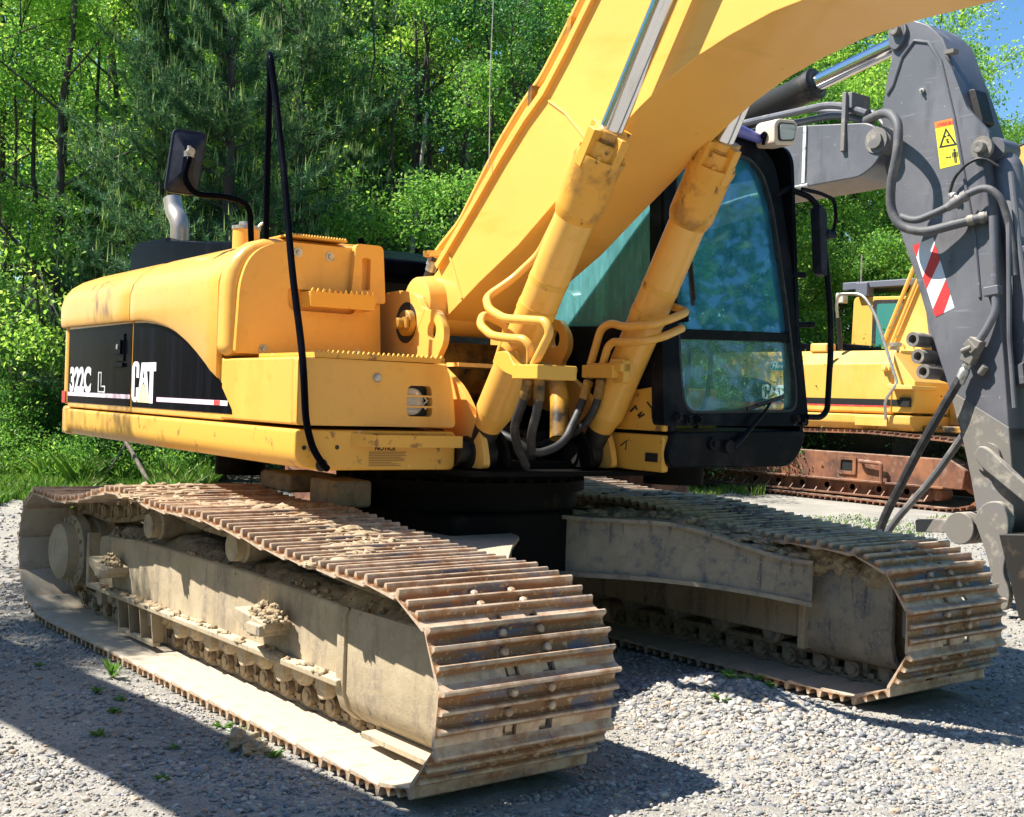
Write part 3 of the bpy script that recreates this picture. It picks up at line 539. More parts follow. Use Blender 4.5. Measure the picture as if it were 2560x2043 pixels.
# right side: frame round a big teal pane, roof, rear and left pillars
so_ = rpoly([(-.35, 1.30), (1.28, 1.30), (1.14, 2.82), (1.08, 2.90), (-.35, 2.90)], [.02, .02, .08, .05, .1])
si = rpoly([(.05, 1.87), (1.14, 1.84), (1.065, 2.74), (.05, 2.74)], .06)
U(MB().plate(so_, [si], .43, .47), 'side_frame', BLKD, cab, bevel=.006)
U(MB().prism(si, .452, .456), 'side_window', GLSW, cab, smooth=0)
U(MB().plate(so_, [rpoly([(.02, 1.40), (1.16, 1.40), (1.04, 2.74), (.02, 2.74)], .08)], 1.36, 1.385), 'door_frame', BLKD, cab, bevel=.006)
U(MB().prism(rpoly([(.02, 1.40), (1.16, 1.40), (1.04, 2.74), (.02, 2.74)], .08), 1.37, 1.374), 'door_window', GLSL, cab, smooth=0)
U(MB().plate([(.43, 1.30), (1.38, 1.30), (1.38, 2.9), (.43, 2.9)], [rpoly([(.52, 1.95), (1.30, 1.95), (1.30, 2.74), (.52, 2.74)], .06)], -.39, -.352, 'yz'), 'rear_frame', BLKD, cab)
U(MB().box(-.372, -.368, .5, 1.32, 1.93, 2.76), 'rear_window', GLSL, cab, smooth=0)
U(MB().prism(rpoly([(-.38, 2.905), (-.38, 2.95), (.9, 2.965), (1.13, 2.925), (1.16, 2.905)], .02), .42, 1.38), 'roof', BLK, cab, bevel=.015)
U(MB().tube([(1.13, .50, 2.925), (1.14, .95, 2.915), (1.13, 1.22, 2.88)], [.03, .034, .02], 12), 'visor', mat('blue lamp bar', (.16, .17, .52), .3, layers=[((.5, .3, .28), 5, .6, .75)]), cab)
# seat and levers
se = MB().box(-.18, .32, .68, 1.10, 1.52, 1.66); se.prism(rpoly([(-.28, 1.64), (-.14, 1.64), (-.22, 2.26), (-.34, 2.26)], .05), .68, 1.10); se.box(-.08, .2, .74, 1.04, 1.31, 1.52)
U(se, 'seat', mat('seat fabric', (.06, .075, .085), .9), cab, bevel=.04, seg=3)
for y in (.60,):
    lv = MB().box(.0, .55, y-.06, y+.06, 1.58, 1.70); lv.tube([(.48, y, 1.69), (.50, y, 1.84)], [.035, .016], 10); lv.tube([(.50, y, 1.84), (.51, y, 1.94)], [.016, .02], 10)
    U(lv, 'console', PLAS, cab, bevel=.015)
for y in (.82, .98):
    U(MB().tube(fillet([(.86, y, 1.32), (.95, y, 1.5), (.97, y, 1.72), (.93, y, 1.78)], .05), .013, 8), 'travel_lever', PLAS, cab)
U(MB().tube(fillet([(.95, .56, 1.72), (1.0, .55, 1.85), (1.03, .53, 2.02), (1.03, .52, 2.1)], .08), [.035, .04, .045, .05, .05, .045, .042, .04, .036, .03, .03, .028, .026, .025, .02, .02][:14+0] if False else .035, 12), 'boot', mat('green rubber', (.07, .13, .11), .6), cab)
# wiper, bolts, latches, lamp, mirror and grab rail
wp = MB().tube(fillet([(1.315, .83, 1.235), (1.33, .90, 1.30), (1.325, 1.04, 1.42), (1.30, 1.10, 1.468)], .05), [.022, .020, .019, .017, .015, .013, .012, .011, .010, .009, .008, .008, .008, .008], 8)
U(wp, 'wiper_arm', BLKD, cab)
wb = MB().obox((1.292, .94, 1.432), (1.283, 1.22, 1.505), .014, .022); wb.tube([(1.305, 1.0, 1.455), (1.315, 1.08, 1.476), (1.30, 1.17, 1.50)], .007, 6)
U(wb, 'wiper_blade', RUB, cab)
U(MB().obox((1.20, .565, 2.32), (1.225, .60, 1.95), .014, .018).tube([(1.215, .56, 2.34), (1.235, .575, 2.15), (1.24, .60, 1.98)], .006, 6), 'wiper_blade', RUB, cab)
wpm = MB().cyl((1.28, .80, 1.235), (1.33, .80, 1.235), .035, n=12); wpm.lathe((1.295, .70, 1.25), (1, 0, 0), [(0, .035), (.02, .035), (.022, .018), (.035, .016)], 14)
U(wpm, 'wiper_pivot', BLKD, cab)
for y, z in ((.47, 1.378), (.535, 1.365), (.61, 1.365), (1.315, 1.385), (1.37, 1.38)):
    bo_ = MB().cyl((wx(z)-.005, y-.006, z+.006), (wx(z)+.02, y, z), .024, n=14); bo_.lathe((wx(z)+.02, y, z), (1, 0, 0), [(0, .015), (.012, .014), (.013, 0)], 8)
    U(bo_, 'bolt', BLKD, cab)
for y, z, dy in ((1.385, 1.90, .06), (1.345, 2.17, .05), (1.26, 2.60, .06), (.50, 1.87, .02)):
    U(MB().cyl((wx(z)-.02, y, z), (wx(z)+.01, y+dy, z+.006 if z < 2.3 else z+.045), .016, n=12).lathe((wx(z)+.01, y+dy, z+.006 if z < 2.3 else z+.045), (.03, dy, .005), [(0, .0165), (.035, .0165), (.037, 0)], 12), 'window_stop', BLKD, cab, bevel=.002)
lp = MB().prism(rpoly([(1.125, 2.845), (1.285, 2.865), (1.30, 2.975), (1.275, 3.0), (1.15, 2.99), (1.12, 2.965)], .03), 1.10, 1.245, 'yz')
wl = U(lp, 'work_lamp', BEIGE, cab, bevel=.012, seg=3)
U(MB().prism(rpoly([(1.150, 2.868), (1.265, 2.884), (1.278, 2.965), (1.262, 2.978), (1.155, 2.968), (1.143, 2.95)], .02), 1.243, 1.252, 'yz'), 'lamp_rim', RUB, wl)
U(MB().prism(rpoly([(1.158, 2.876), (1.258, 2.891), (1.268, 2.960), (1.256, 2.970), (1.162, 2.961), (1.151, 2.944)], .02), 1.25, 1.257, 'yz'), 'lens', LENS, wl)
U(MB().tube(fillet([(1.12, 1.12, 2.88), (1.19, 1.11, 2.92), (1.16, 1.13, 2.86)], .02), .012, 8), 'lamp_bracket', BLKD, wl)
gr_ = MB().tube(fillet([(1.30, 1.385, 1.40), (1.30, 1.50, 1.40), (1.30, 1.545, 1.44), (1.30, 1.56, 1.9), (1.25, 1.50, 2.52), (1.24, 1.43, 2.60), (1.21, 1.30, 2.63)], [.03, .04, .05, .2, .08, .05, .02], 6), .0165, 12)
U(gr_, 'grab_rail', BLKD, cab)
cm = U(MB().prism(rpoly([(1.475, 2.19), (1.525, 2.17), (1.505, 2.52), (1.46, 2.565), (1.44, 2.53)], .02), 1.22, 1.29, 'yz'), 'mirror', PLAS, cab, bevel=.015)
U(MB().tube(fillet([(1.25, 1.34, 2.635), (1.27, 1.46, 2.625), (1.28, 1.565, 2.60), (1.29, 1.575, 2.50), (1.28, 1.56, 2.40)], .03), .011, 8), 'mirror_arm', BLKD, cm)
U(MB().lathe((1.27, 1.515, 2.405), (.3, 1, 0), [(0, .03), (.02, .03), (.022, .02), (.06, .02)], 12), 'mirror_clamp', PLAS, cm)
U(MB().box(.75, 1.12, 1.38, 1.5, 1.245, 1.30).prism([(1.38, 1.245), (1.45, 1.245), (1.33, 1.12), (1.3, 1.12)], .8, 1.05, 'yz'), 'cab_step', YELC, cab, bevel=.004)
U(MB().lathe((.95, .75, 1.02), (0, 0, 1), [(0, .16), (.11, .16)], 24), 'cab_mount', SOOT)

# ------------------------------------------------------------------ undercarriage
YC = 1.3315; PITCH_S = .19
path = [(2.235, .465), (2.215, .25), (2.10, .105), (1.93, .060), (1.5, .055), (.5, .055), (-.5, .055), (-1.5, .055), (-1.92, .057), (-2.08, .075), (-2.225, .135), (-2.35, .275), (-2.395, .47), (-2.32, .665), (-2.19, .765), (-2.0, .768), (-1.734, .752), (-1.507, .768), (-1.336, .788), (-1.144, .824), (-.975, .860), (-.77, .884), (-.56, .868), (-.358, .845), (-.156, .836), (.02, .838), (.2, .847), (.41, .832), (.70, .808), (.97, .775), (1.22, .760), (1.45, .748), (1.66, .745), (1.86, .742), (2.02, .715), (2.16, .63)]
def resample(P, n, phase):
    Q = [Vector((a, b)) for a, b in P]; Q.append(Q[0]); D = [0]
    for a, b in zip(Q[:-1], Q[1:]): D.append(D[-1]+(b-a).length)
    o = []
    for i in range(n):
        t = ((i+phase)*D[-1]/n) % D[-1]; j = max(k for k in range(len(D)) if D[k] <= t+1e-9); j = min(j, len(Q)-2)
        o.append(Q[j].lerp(Q[j+1], (t-D[j])/max(D[j+1]-D[j], 1e-9)))
    return o, D[-1]
PALE = mat('dust paled plate', (.50, .43, .325), .8, layers=[((.36, .27, .18), (4, 1.5, 4), .52, .66), ((.30, .22, .15), 20, .60, .70), ((.58, .51, .40), 9, .5, .65)], bump=[(.12, 60, .003)])
CHAIN = mat('dust coated chain', (.26, .185, .11), .8, layers=[((.40, .31, .19), 9, .46, .66), ((.10, .075, .055), 14, .56, .68)], bump=[(.3, 60, .004)])
def shoe_mesh():
    """one triple-grouser track shoe with the two chain links bolted under it; x along the track, z outward"""
    GR = [(.164, .011), (.153, .013), (.146, .020), (.142, .035), (.139, .040), (.131, .041), (.127, .036), (.124, .021), (.117, .013), (.108, .011), (.098, .011), (.089, .013), (.082, .021), (.079, .036), (.075, .041), (.067, .041), (.063, .036), (.060, .021), (.053, .013), (.044, .011), (.036, .011), (.027, .013), (.020, .021), (.016, .039), (.012, .044), (.003, .045), (-.002, .040), (-.006, .022), (-.012, .006)]
    full = [(.004, .007), (.186, -.004), (.199, .006), (.199, .012)]+GR
    cut = [(.004, .007), (.152, -.003)]+GR[1:]
    mb = MB()
    for a, b, p in ((-.4, -.112, full), (-.112, -.052, cut), (-.052, .052, full), (.052, .112, cut), (.112, .4, full)): mb.prism(p, a, b)
    for x, y in ((.040, -.085), (.040, .085), (.104, -.10), (.104, .095)):
        mb.lathe((x, y, .008), (0, 0, 1), [(0, .017), (.018, .016), (.024, .010), (.025, 0)], 8)
    for s in (-1, 1):
        y0, y1 = s*.075-.016, s*.075+.016
        mb.box(-.01, .185, y0, y1, -.028, -.001); mb.box(-.02, .175, y0-.004, y1+.004, -.118, -.090)
        mb.box(.06, .085, y0, y1, -.09, -.02); mb.box(.145, .17, y0, y1, -.09, -.02)
        mb.cyl((.018, s*.058, -.06), (.018, s*.118, -.06), .040, n=14); mb.cyl((.018, s*.117, -.06), (.018, s*.123, -.06), .024, n=10)
        mb.box(.10, .135, min(s*.07, s*.102), max(s*.07, s*.102), -.05, -.024)
    mb.cyl((.018, -.06, -.055), (.018, .06, -.055), .024, n=10)
    mb.v = [(x*1.06, y, z*1.04) for x, y, z in mb.v]; me = mb.mesh('track_shoe', STEEL, 30); me.materials.append(CHAIN); me.materials.append(PALE)
    for p in me.polygons:
        if p.center.z < -.003 and len(p.vertices) < 15: p.material_index = 1 if abs(p.center.y) < .2 and max(me.vertices[i].co.z for i in p.vertices) < .0 else 0
    for p in me.polygons:
        if p.normal.z < -.9 and p.center.z > -.006 and p.area > .005: p.material_index = 2
    return me
SHOE = shoe_mesh()
NSH = 49
def carriage(sy, phase):
    """one side of the undercarriage; sy = -1 for the side nearest the camera"""
    y = sy*YC
    tr = G(MB().box(-1.62, 1.30, y-.14, y+.14, .30, .56), 'track_frame', MUDF if sy < 0 else MUDG, bevel=.02)
    pts, tot = resample(path, NSH, phase); n = len(pts); left = MB()
    for i in range(n):
        a, b = pts[i], pts[(i+1) % n]; d = (b-a)
        ang = math.atan2(d.y, d.x)            # running front, down, back, up: outside lies on the left of -d
        M = Matrix.Translation((a.x, y, a.y)) @ Matrix(((math.cos(ang), 0, -math.sin(ang), 0), (0, 1, 0, 0), (math.sin(ang), 0, math.cos(ang), 0), (0, 0, 0, 1)))
        hidden = sy > 0 and 12 <= i <= 18
        if hidden:
            left.add([M @ v.co for v in SHOE.vertices], [tuple(p.vertices) for p in SHOE.polygons])
        else:
            o = bpy.data.objects.new('track_shoe', SHOE); COL.objects.link(o); o.parent = tr
            o.matrix_local = M
    if left.v:
        o = left.build('track_shoe', STEEL, tr); o['kind'] = 'stuff'
    return tr, y
def bank(mb, x0, x1, y0, y1, z, h):
    """heaped soil as a rough height field"""
    xs = np.arange(x0, x1, .022); ys = np.linspace(y0, y1, 17); X, Y = np.meshgrid(xs, ys); ph = RNG.uniform(0, 6.28, 12); Z = np.zeros_like(X)
    for k, (f, a) in enumerate(((3, .35), (7, .25), (13, .16), (27, .12), (51, .08), (80, .05))): Z += a*np.sin(X*f+ph[k]+np.sin(Y*f*.9+ph[k+6])*1.3)*np.cos(Y*f*1.1+ph[k+6])
    t = (Y-y0)/(y1-y0); Z = z+h*(np.sin(math.pi*t)**.6)*(.75+.5*Z)+.006*RNG.normal(0, 1, X.shape); Z[0] -= .04; Z[-1] -= .04
    mb.grid([[(X[j, i], Y[j, i], Z[j, i]) for j in range(len(ys))] for i in range(len(xs))])
def dress(tr, y, sy, m):
    P = lambda mb, name, mm=m, **k: G(mb, name, mm, tr, **k)
    ya = y+sy*.125; yo = y+sy*.20                            # outer faces
    prof = rpoly([(-1.60, .285), (-1.60, .565), (-1.0, .60), (.3, .60), (1.22, .575), (1.22, .285)], [.02, .06, .1, .1, .05, .02])
    f = MB().prism(prof, y+sy*.13, y+sy*.175); P(f, 'side_plate', bevel=.012)
    f = MB().box(-1.62, 1.30, *sorted((y+sy*.15, y+sy*.24)), .262, .292); P(f, 'bottom_flange', bevel=.008)
    f = MB().box(-1.64, -1.60, *sorted((y-.16, y+sy*.235)), .262, .58); P(f, 'end_plate', bevel=.008)
    # idler guard: upright side that turns in at the bottom
    go = [(.19, .585), (.205, .55), (.205, .24), (.18, .17), (.12, .12), (.10, .12), (.15, .18), (.17, .25), (.17, .55)]
    f = MB().prism([(y+sy*a, b) for a, b in go], 1.31, 1.985, 'yz'); P(f, 'idler_guard', bevel=.01)
    f = MB().prism([(y+sy*(a+.014 if i < 5 else a), b) for i, (a, b) in enumerate(go)], 1.255, 1.315, 'yz'); P(f, 'guard_strap', bevel=.006)
    f = MB().box(1.3, 1.95, *sorted((y-.12, y+sy*.15)), .42, .57); P(f, 'idler_yoke', bevel=.03)
    P(MB().box(1.45, 2.02, *sorted((y+sy*.10, y+sy*.21)), .092, .118), 'skid_bar', bevel=.005)
    idl = MB().lathe((1.82, y-.09, .40), (0, 1, 0), [(0, .22), (.02, .27), (.05, .27), (.055, .30), (.125, .30), (.13, .27), (.16, .27), (.18, .22)], 36); P(idl, 'idler_wheel', STEEL)
    for i in range(8):
        x = -1.42+i*.375
        rl_ = MB().lathe((x, y-.17, .232), (0, 1, 0), [(0, .04), (.02, .045), (.025, .066), (.06, .07), (.065, .058), (.12, .056), (.22, .056), (.275, .058), (.28, .07), (.315, .066), (.32, .045), (.34, .04)], 18)
        rl_.box(x-.17, x-.08, *sorted((y+sy*.13, y+sy*.19)), .20, .27); rl_.cyl((x-.125, y+sy*.13, .20), (x-.125, y+sy*.185, .20), .04, n=14)
        P(rl_, 'track_roller', bevel=.006)
    for x in (-.80, .22):
        P(MB().lathe((x, y-sy*.10, .70), (0, sy, 0), [(0, .06), (.03, .075), (.09, .06), (.12, .06), (.18, .075), (.24, .075), (.25, .065), (.30, .065), (.305, 0)], 20).box(x-.04, x+.04, *sorted((y-sy*.14, y-sy*.10)), .55, .72), 'carrier_roller')
    gx = MB()
    for x in (-1.16, -1.0, -.84, -.68):
        gx.add([(x, y+sy*.14, .265), (x+.02, y+sy*.23, .265), (x+.045, y+sy*.225, .10), (x+.02, y+sy*.14, .10), (x+.012, y+sy*.14, .265), (x+.032, y+sy*.23, .265), (x+.057, y+sy*.225, .10), (x+.032, y+sy*.14, .10)], [(0, 1, 2, 3), (4, 7, 6, 5), (1, 5, 6, 2), (0, 4, 5, 1), (3, 2, 6, 7), (0, 3, 7, 4)])
    gx.box(-1.12, -.62, *sorted((y+sy*.19, y+sy*.225)), .085, .105); P(gx, 'chain_guide')
    for x in (-1.28, .62):
        k = MB().prism(rpoly([(x-.14, .47), (x+.16, .44), (x+.16, .40), (x+.02, .36), (x-.14, .43)], .015), *sorted((y+sy*.17, y+sy*.30))); k.box(x+.02, x+.15, *sorted((y+sy*.17, y+sy*.32)), .38, .43)
        P(k, 'step_bracket', bevel=.008)
    fd_ = MB().lathe((-1.99, y-sy*.22, .43), (0, sy, 0), [(-.1, .18), (.1, .20), (.30, .20), (.31, .185), (.36, .185), (.365, .215), (.42, .215), (.43, .205), (.435, .175), (.50, .168), (.525, .12), (.53, 0)], 36)
    for k in range(16):
        a = k*math.pi/8; fd_.lathe((-1.99+.195*math.cos(a), y+sy*(.21), .43+.195*math.sin(a)), (0, sy, 0), [(-.01, .014), (.014, .013), (.015, 0)], 6)
    P(fd_, 'final_drive')
    sp = []
    for k in range(21*4): a = k*2*math.pi/84; r = (.30, .30, .345, .345)[k % 4]; sp.append((-1.99+r*math.cos(a), .43+r*math.sin(a)))
    P(MB().prism(sp, y-.03, y+.03), 'sprocket', STEEL)
    # mud banked on the frame
    md = MB()
    bank(md, -1.55, 1.92, y-.17, y+.175, .52, .14)
    for i in range(150):
        x = RNG.uniform(-1.5, 1.9); md.lump((x, y+sy*RNG.uniform(.08, .17), .575+RNG.uniform(-.015, .03)), RNG.uniform(.006, .016), 1.2, 1, .8, 1, .45)
    for i in range(90):
        x = RNG.uniform(-1.55, 1.2); md.lump((x, y+sy*RNG.uniform(.19, .235), .293), RNG.uniform(.008, .022), 1.5, 1, .7, 1, .5)
    for x in (-1.26, .60, .70):
        for k in range(70):
            a, q = RNG.uniform(0, 6.28), RNG.random()**.5; md.lump((x+.04+q*.09*math.cos(a), y+sy*(.24+q*.05*math.sin(a)), .445+(1-q)*.07), RNG.uniform(.006, .017), 1.2, 1, .8, 1, .45)
    o = P(md, 'caked_mud', MUD, smooth=80); o['kind'] = 'stuff'
trn, yn = carriage(-1, 0.0); dress(trn, yn, -1, MUDF)
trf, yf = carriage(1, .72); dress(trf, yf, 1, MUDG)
# inner guard of the far side, facing the camera
go = [(-.19, .66), (-.225, .62), (-.225, .30), (-.20, .22), (-.14, .17), (-.12, .17), (-.17, .25), (-.19, .32), (-.19, .62)]
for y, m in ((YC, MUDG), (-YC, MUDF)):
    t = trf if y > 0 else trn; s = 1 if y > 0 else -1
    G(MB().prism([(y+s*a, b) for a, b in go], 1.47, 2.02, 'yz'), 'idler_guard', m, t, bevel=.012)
    G(MB().box(-1.6, 1.45, *sorted((y-s*.13, y-s*.20)), .24, .48), 'inner_plate', MUDF, t, bevel=.012)
    G(MB().box(2.03, 2.12, *sorted((y-s*.02, y-s*.17)), .33, .56), 'idler_yoke_end', m, t, bevel=.02)
G(MB().box(1.455, 1.50, YC-.24, YC-.14, .19, .70), 'end_flange', MUDF, trf, bevel=.01)
# car body with its splayed legs
cbm = MB().prism([(-.62+1.24*0, -.55), (.62, -.55), (.62, .55), (-.62, .55)], .50, .86, 'xy')
car = G(cbm, 'car_body', SOOT, bevel=.03)
def leg(x0, y0, x1, y1, w0, w1, zt0, zb0, zt1, zb1, name='carbody_leg'):
    d = Vector((x1-x0, y1-y0)).normalized(); nrm = Vector((-d.y, d.x)); rows = []
    for t in np.linspace(0, 1, 19):
        e = t*t*(3-2*t); x, y = x0+(x1-x0)*t, y0+(y1-y0)*t; w = (w0+(w1-w0)*t)*math.sqrt(min(1, .10+t/.22))
        k = max(0, (t-.45)/.55); e = k*k*(3-2*k); zt = zt0+(zt1-zt0)*e; zb = zb0+(zb1-zb0)*(t**2.6)+.018*math.sin(math.pi*t)
        a = Vector((x, y))+nrm*w; b = Vector((x, y))-nrm*w
        rows.append([(b.x, b.y, zb), (b.x, b.y, zt), (a.x, a.y, zt), (a.x, a.y, zb), (b.x, b.y, zb)])
    o = G(MB().grid(rows), name, MUDG, car, smooth=30)
    fl = MB()
    r2 = []; r3 = []
    for r in rows:
        bx, by = r[1][0], r[1][1]; ox, oy = -nrm.x*.035, -nrm.y*.035
        r2.append([(bx+ox, by+oy, r[1][2]-.004), (bx+ox, by+oy, r[1][2]+.016), (r[2][0]-ox, r[2][1]-oy, r[1][2]+.016), (r[2][0]-ox, r[2][1]-oy, r[1][2]-.004), (bx+ox, by+oy, r[1][2]-.004)])
        r3.append([(bx+ox, by+oy, r[0][2]-.012), (bx+ox, by+oy, r[0][2]+.010), (r[2][0]-ox, r[2][1]-oy, r[0][2]+.010), (r[2][0]-ox, r[2][1]-oy, r[0][2]-.012), (bx+ox, by+oy, r[0][2]-.012)])
    fl.grid(r2); fl.grid(r3); G(fl, 'leg_flange', MUDG, o, smooth=30)
    return o
leg(.35, .25, 1.50, 1.15, .26, .20, .822, .525, .66, .455)
leg(.35, -.25, 1.40, -1.15, .26, .20, .74, .44, .60, .42)
leg(-.35, .25, -1.45, 1.15, .26, .20, .835, .44, .66, .42)
leg(-.35, -.25, -1.45, -1.15, .26, .20, .74, .44, .60, .42)
md = MB()
for i in range(260):
    t = RNG.uniform(.05, .95); x, y = .35+1.15*t, .25+.9*t; z = .845-.17*max(0, (t-.45)/.55)
    md.lump((x+RNG.normal(0, .08), y+RNG.normal(0, .08), z), RNG.uniform(.012, .045), 1.3, 1.3, RNG.uniform(.35, .55), 2, .35)
for i in range(50):
    md.lump((1.5+RNG.uniform(0, .5), 1.13+RNG.uniform(-.02, .2), .64+RNG.uniform(-.02, .05)-.0), RNG.uniform(.03, .09), 1.2, 1, .7, 2, .4)
o = G(md, 'caked_mud', MUD, car, smooth=80); o['kind'] = 'stuff'
brg = U(MB().lathe((0, 0, .85), (0, 0, 1), [(0, .66), (.10, .66), (.101, .70), (.16, .70), (.161, .64), (.235, .64)], 48), 'swing_bearing', SOOT)
rg = MB()
for k in range(36): a = k*2*math.pi/36; rg.cyl((.68*math.cos(a), .68*math.sin(a), 1.0), (.68*math.cos(a), .68*math.sin(a), 1.03), .018, n=6)
U(rg, 'bearing_bolts', SOOT, brg)
U(MB().box(-.62, -.22, -.95, -.65, .90, 1.0), 'swing_guard', MUDG, bevel=.02)
U(MB().box(-.03, .27, -.92, -.70, .86, 1.0), 'swing_guard', MUDG, bevel=.02)
U(MB().lathe((-1.15, -.85, .94), (0, 0, 1), [(0, .15), (.16, .15)], 20), 'sump_tank', SOOT)
# dirt lying on the tops of the tracks
def top_z(x): return float(np.interp(x, [p[0] for p in path[15:]], [p[1] for p in path[15:]]))
for sy, x0, x1, nn, t in ((-1, -1.3, 1.35, 900, trn), (1, -.2, 1.5, 420, trf)):
    md = MB()
    for i in range(nn):
        x = RNG.uniform(x0, x1); u = .5+.22*math.sin(x*3.1)+RNG.normal(0, .16); u = min(max(u, .05), .97); y = sy*YC+(u-.5)*.8*(1 if sy < 0 else -1)*-1*(-1 if sy < 0 else 1)
        md.lump((x, y, top_z(x)+.018+RNG.uniform(0, .022)), RNG.choice([.007, .010, .015, .022], p=[.4, .3, .22, .08])*RNG.uniform(.8, 1.3), 1.4, 1.3, .6, 1, .5)
    for i in range(nn//5):
        x = RNG.uniform(x0, x1); u = .5+.22*math.sin(x*3.1)+RNG.normal(0, .12); md.lump((x, sy*YC+(u-.5)*.8, top_z(x)+.018), RNG.uniform(.015, .032), 1.3, 1.6, .45, 2, .4)
    for i in range(nn//9):
        x = RNG.uniform(x0, x1); u = .5+.22*math.sin(x*3.1)+RNG.normal(0, .10); md.lump((x, sy*YC+(u-.5)*.8, top_z(x)+.022), RNG.uniform(.03, .07), 1.1, 1.8, .30, 3, .3)
    o = G(md, 'loose_dirt', MUD if sy < 0 else mat('dark grey dirt', (.20, .17, .13), .95, layers=[((.34, .31, .27), 26, .5, .7)], bump=[(.6, 60, .01)]), t, smooth=80); o['kind'] = 'stuff'  # darker, greyer dirt on the far track
# ------------------------------------------------------------------ the grey arm of the machine parked behind
YG = 4.15
GX = empty('excavator', 'grey excavator with a tall stick bearing red and white stripes and a yellow warning sticker', 'excavator', (-.3, YG+.2, 0))
def A(mb, name, m, parent=GX, **k):
    o = mb.build(name, m, parent, **k)
    if parent is GX: o.location = (.3, -YG-.2, 0)
    return o
so2 = [(-.277, 4.366), (-.221, 4.465), (-.08, 4.464), (.047, 4.40), (.174, 4.272), (.371, 3.809), (.509, 3.438), (.584, 3.082), (.642, 2.731), (.703, 2.316), (.766, 1.836), (.821, 1.361), (.862, 1.025), (.888, .723), (.836, .583), (.708, .535), (.618, .629), (.54, .969), (.464, 1.243), (.331, 1.626), (.17, 2.036), (-.002, 2.512), (-.127, 2.795), (-.214, 3.024), (-.296, 3.33), (-.342, 3.597), (-.343, 3.839), (-.309, 4.075), (-.278, 4.181)]
stick = A(MB().prism(so2, YG, YG+.40), 'stick', GREY, bevel=.012)
A(MB().prism(so2[11:20], YG-.003, YG+.403), 'muddy_end', GREYM, stick, bevel=.006)
rib = [(-.30, 3.93), (-.252, 3.99), (-.175, 4.20), (-.073, 4.30), (.053, 4.265), (.165, 4.10), (.295, 3.65), (.42, 3.10), (.50, 2.75), (.56, 2.3)]
A(MB().tube([(a, YG-.002, b) for a, b in rib], .014, 8), 'weld_bead', GREY, stick)
A(MB().prism(rpoly([(.20, 4.14), (.28, 4.02), (.416, 3.70), (.60, 3.50), (.62, 3.36), (.56, 3.29), (.47, 3.32), (.40, 3.50), (.25, 3.95)], .03), YG-.03, YG+.01), 'cylinder_ear', GREY, stick, bevel=.008)
A(MB().prism(rpoly([(-.29, 4.30), (-.27, 4.46), (-.15, 4.47), (-.14, 4.32), (-.22, 4.24)], .05), YG-.035, YG+.01), 'pin_boss', GREY, stick, bevel=.008)
for (x, z), r in (((-.212, 4.40), .042), ((.545, 3.39), .045), ((.675, 1.139), .055), ((.765, .69), .065)):
    A(MB().lathe((x, YG-.02, z), (0, -1, 0), [(-.02, r*1.9), (.012, r*1.9), (.013, r), (.055, r), (.06, r*.9), (.061, r*.5), (.055, 0)], 24), 'pin', GREYM, stick)
A(MB().lathe((-.30, YG-.11, 3.55), (0, -1, 0), [(-.15, .115), (-.01, .115), (0, .10), (.02, .10), (.021, .065), (.045, .065), (.05, 0)], 28), 'pivot_pin', GREYM, stick)
A(MB().box(.0, .15, YG+.38, YG+.42, 3.0, 4.0), 'stick_rib', GREY, stick)
pb = MB().prism(rpoly([(.36, 3.86), (.42, 3.86), (.50, 3.60), (.44, 3.58)], .02), YG+.06, YG+.22); A(pb, 'lamp_bracket', DARK, stick, bevel=.01)
A(MB().box(.22, .30, YG-.05, YG+.02, 4.13, 4.16), 'hose_clip', GREYM, stick)
A(MB().lathe((.02, YG, 3.90), (0, -1, 0), [(0, .02), (.02, .02), (.021, .01), (.04, .01), (.041, 0)], 10), 'grease_nipple', GALV, stick)
# decals
A(MB().prism([(.13, 3.643), (.307, 3.651), (.368, 3.30), (.193, 3.283)], YG-.002, YG+.001), 'warning_sticker', mat('yellow sticker', (.80, .72, .05), .4), stick, smooth=0)
sk = stick
def quad(u0, u1, v0, v1):
    P = lambda u, v: (.13+.177*u+.063*v, 3.643+.008*u-.36*v-.009*u*v)
    return [P(u0, v0), P(u1, v0), P(u1, v1), P(u0, v1)]
def SP(u, v): return (.13+.177*u+.063*v, 3.643+.008*u-.36*v-.009*u*v)
A(MB().prism(quad(0, 1, 0, .13), YG-.0035, YG), 'sticker_header', mat('orange decal', (.85, .22, .04), .4), sk, smooth=0)
a, b, c = SP(.5, .16), SP(.93, .56), SP(.07, .56); ai, bi, ci = SP(.5, .235), SP(.80, .525), SP(.20, .525)
wm = MB().plate([a, b, c], [[ai, bi, ci]], YG-.0035, YG)
def blob(u, v, ru, rv, n=8): return [SP(u+ru*math.cos(2*math.pi*k/n), v+rv*math.sin(2*math.pi*k/n)) for k in range(n)]
for q in (quad(.38, .47, .33, .36), quad(.52, .61, .32, .35), quad(.44, .56, .40, .425), quad(.46, .52, .43, .48), quad(.53, .58, .45, .50)): wm.prism(q, YG-.0035, YG)
wm.prism(blob(.77, .655, .055, .03), YG-.0035, YG); wm.prism(quad(.70, .84, .69, .80), YG-.0035, YG); wm.prism(quad(.71, .76, .80, .92), YG-.0035, YG); wm.prism(quad(.78, .83, .80, .92), YG-.0035, YG); wm.prism(quad(.64, .68, .70, .80), YG-.0035, YG); wm.prism(quad(.86, .90, .70, .80), YG-.0035, YG)
wm.prism(quad(.38, .54, .775, .79), YG-.0035, YG); wm.prism([SP(.33, .783), SP(.40, .755), SP(.40, .811)], YG-.0035, YG); wm.prism([SP(.59, .783), SP(.52, .755), SP(.52, .811)], YG-.0035, YG)
A(wm, 'warning_symbols', INK, sk, smooth=0)
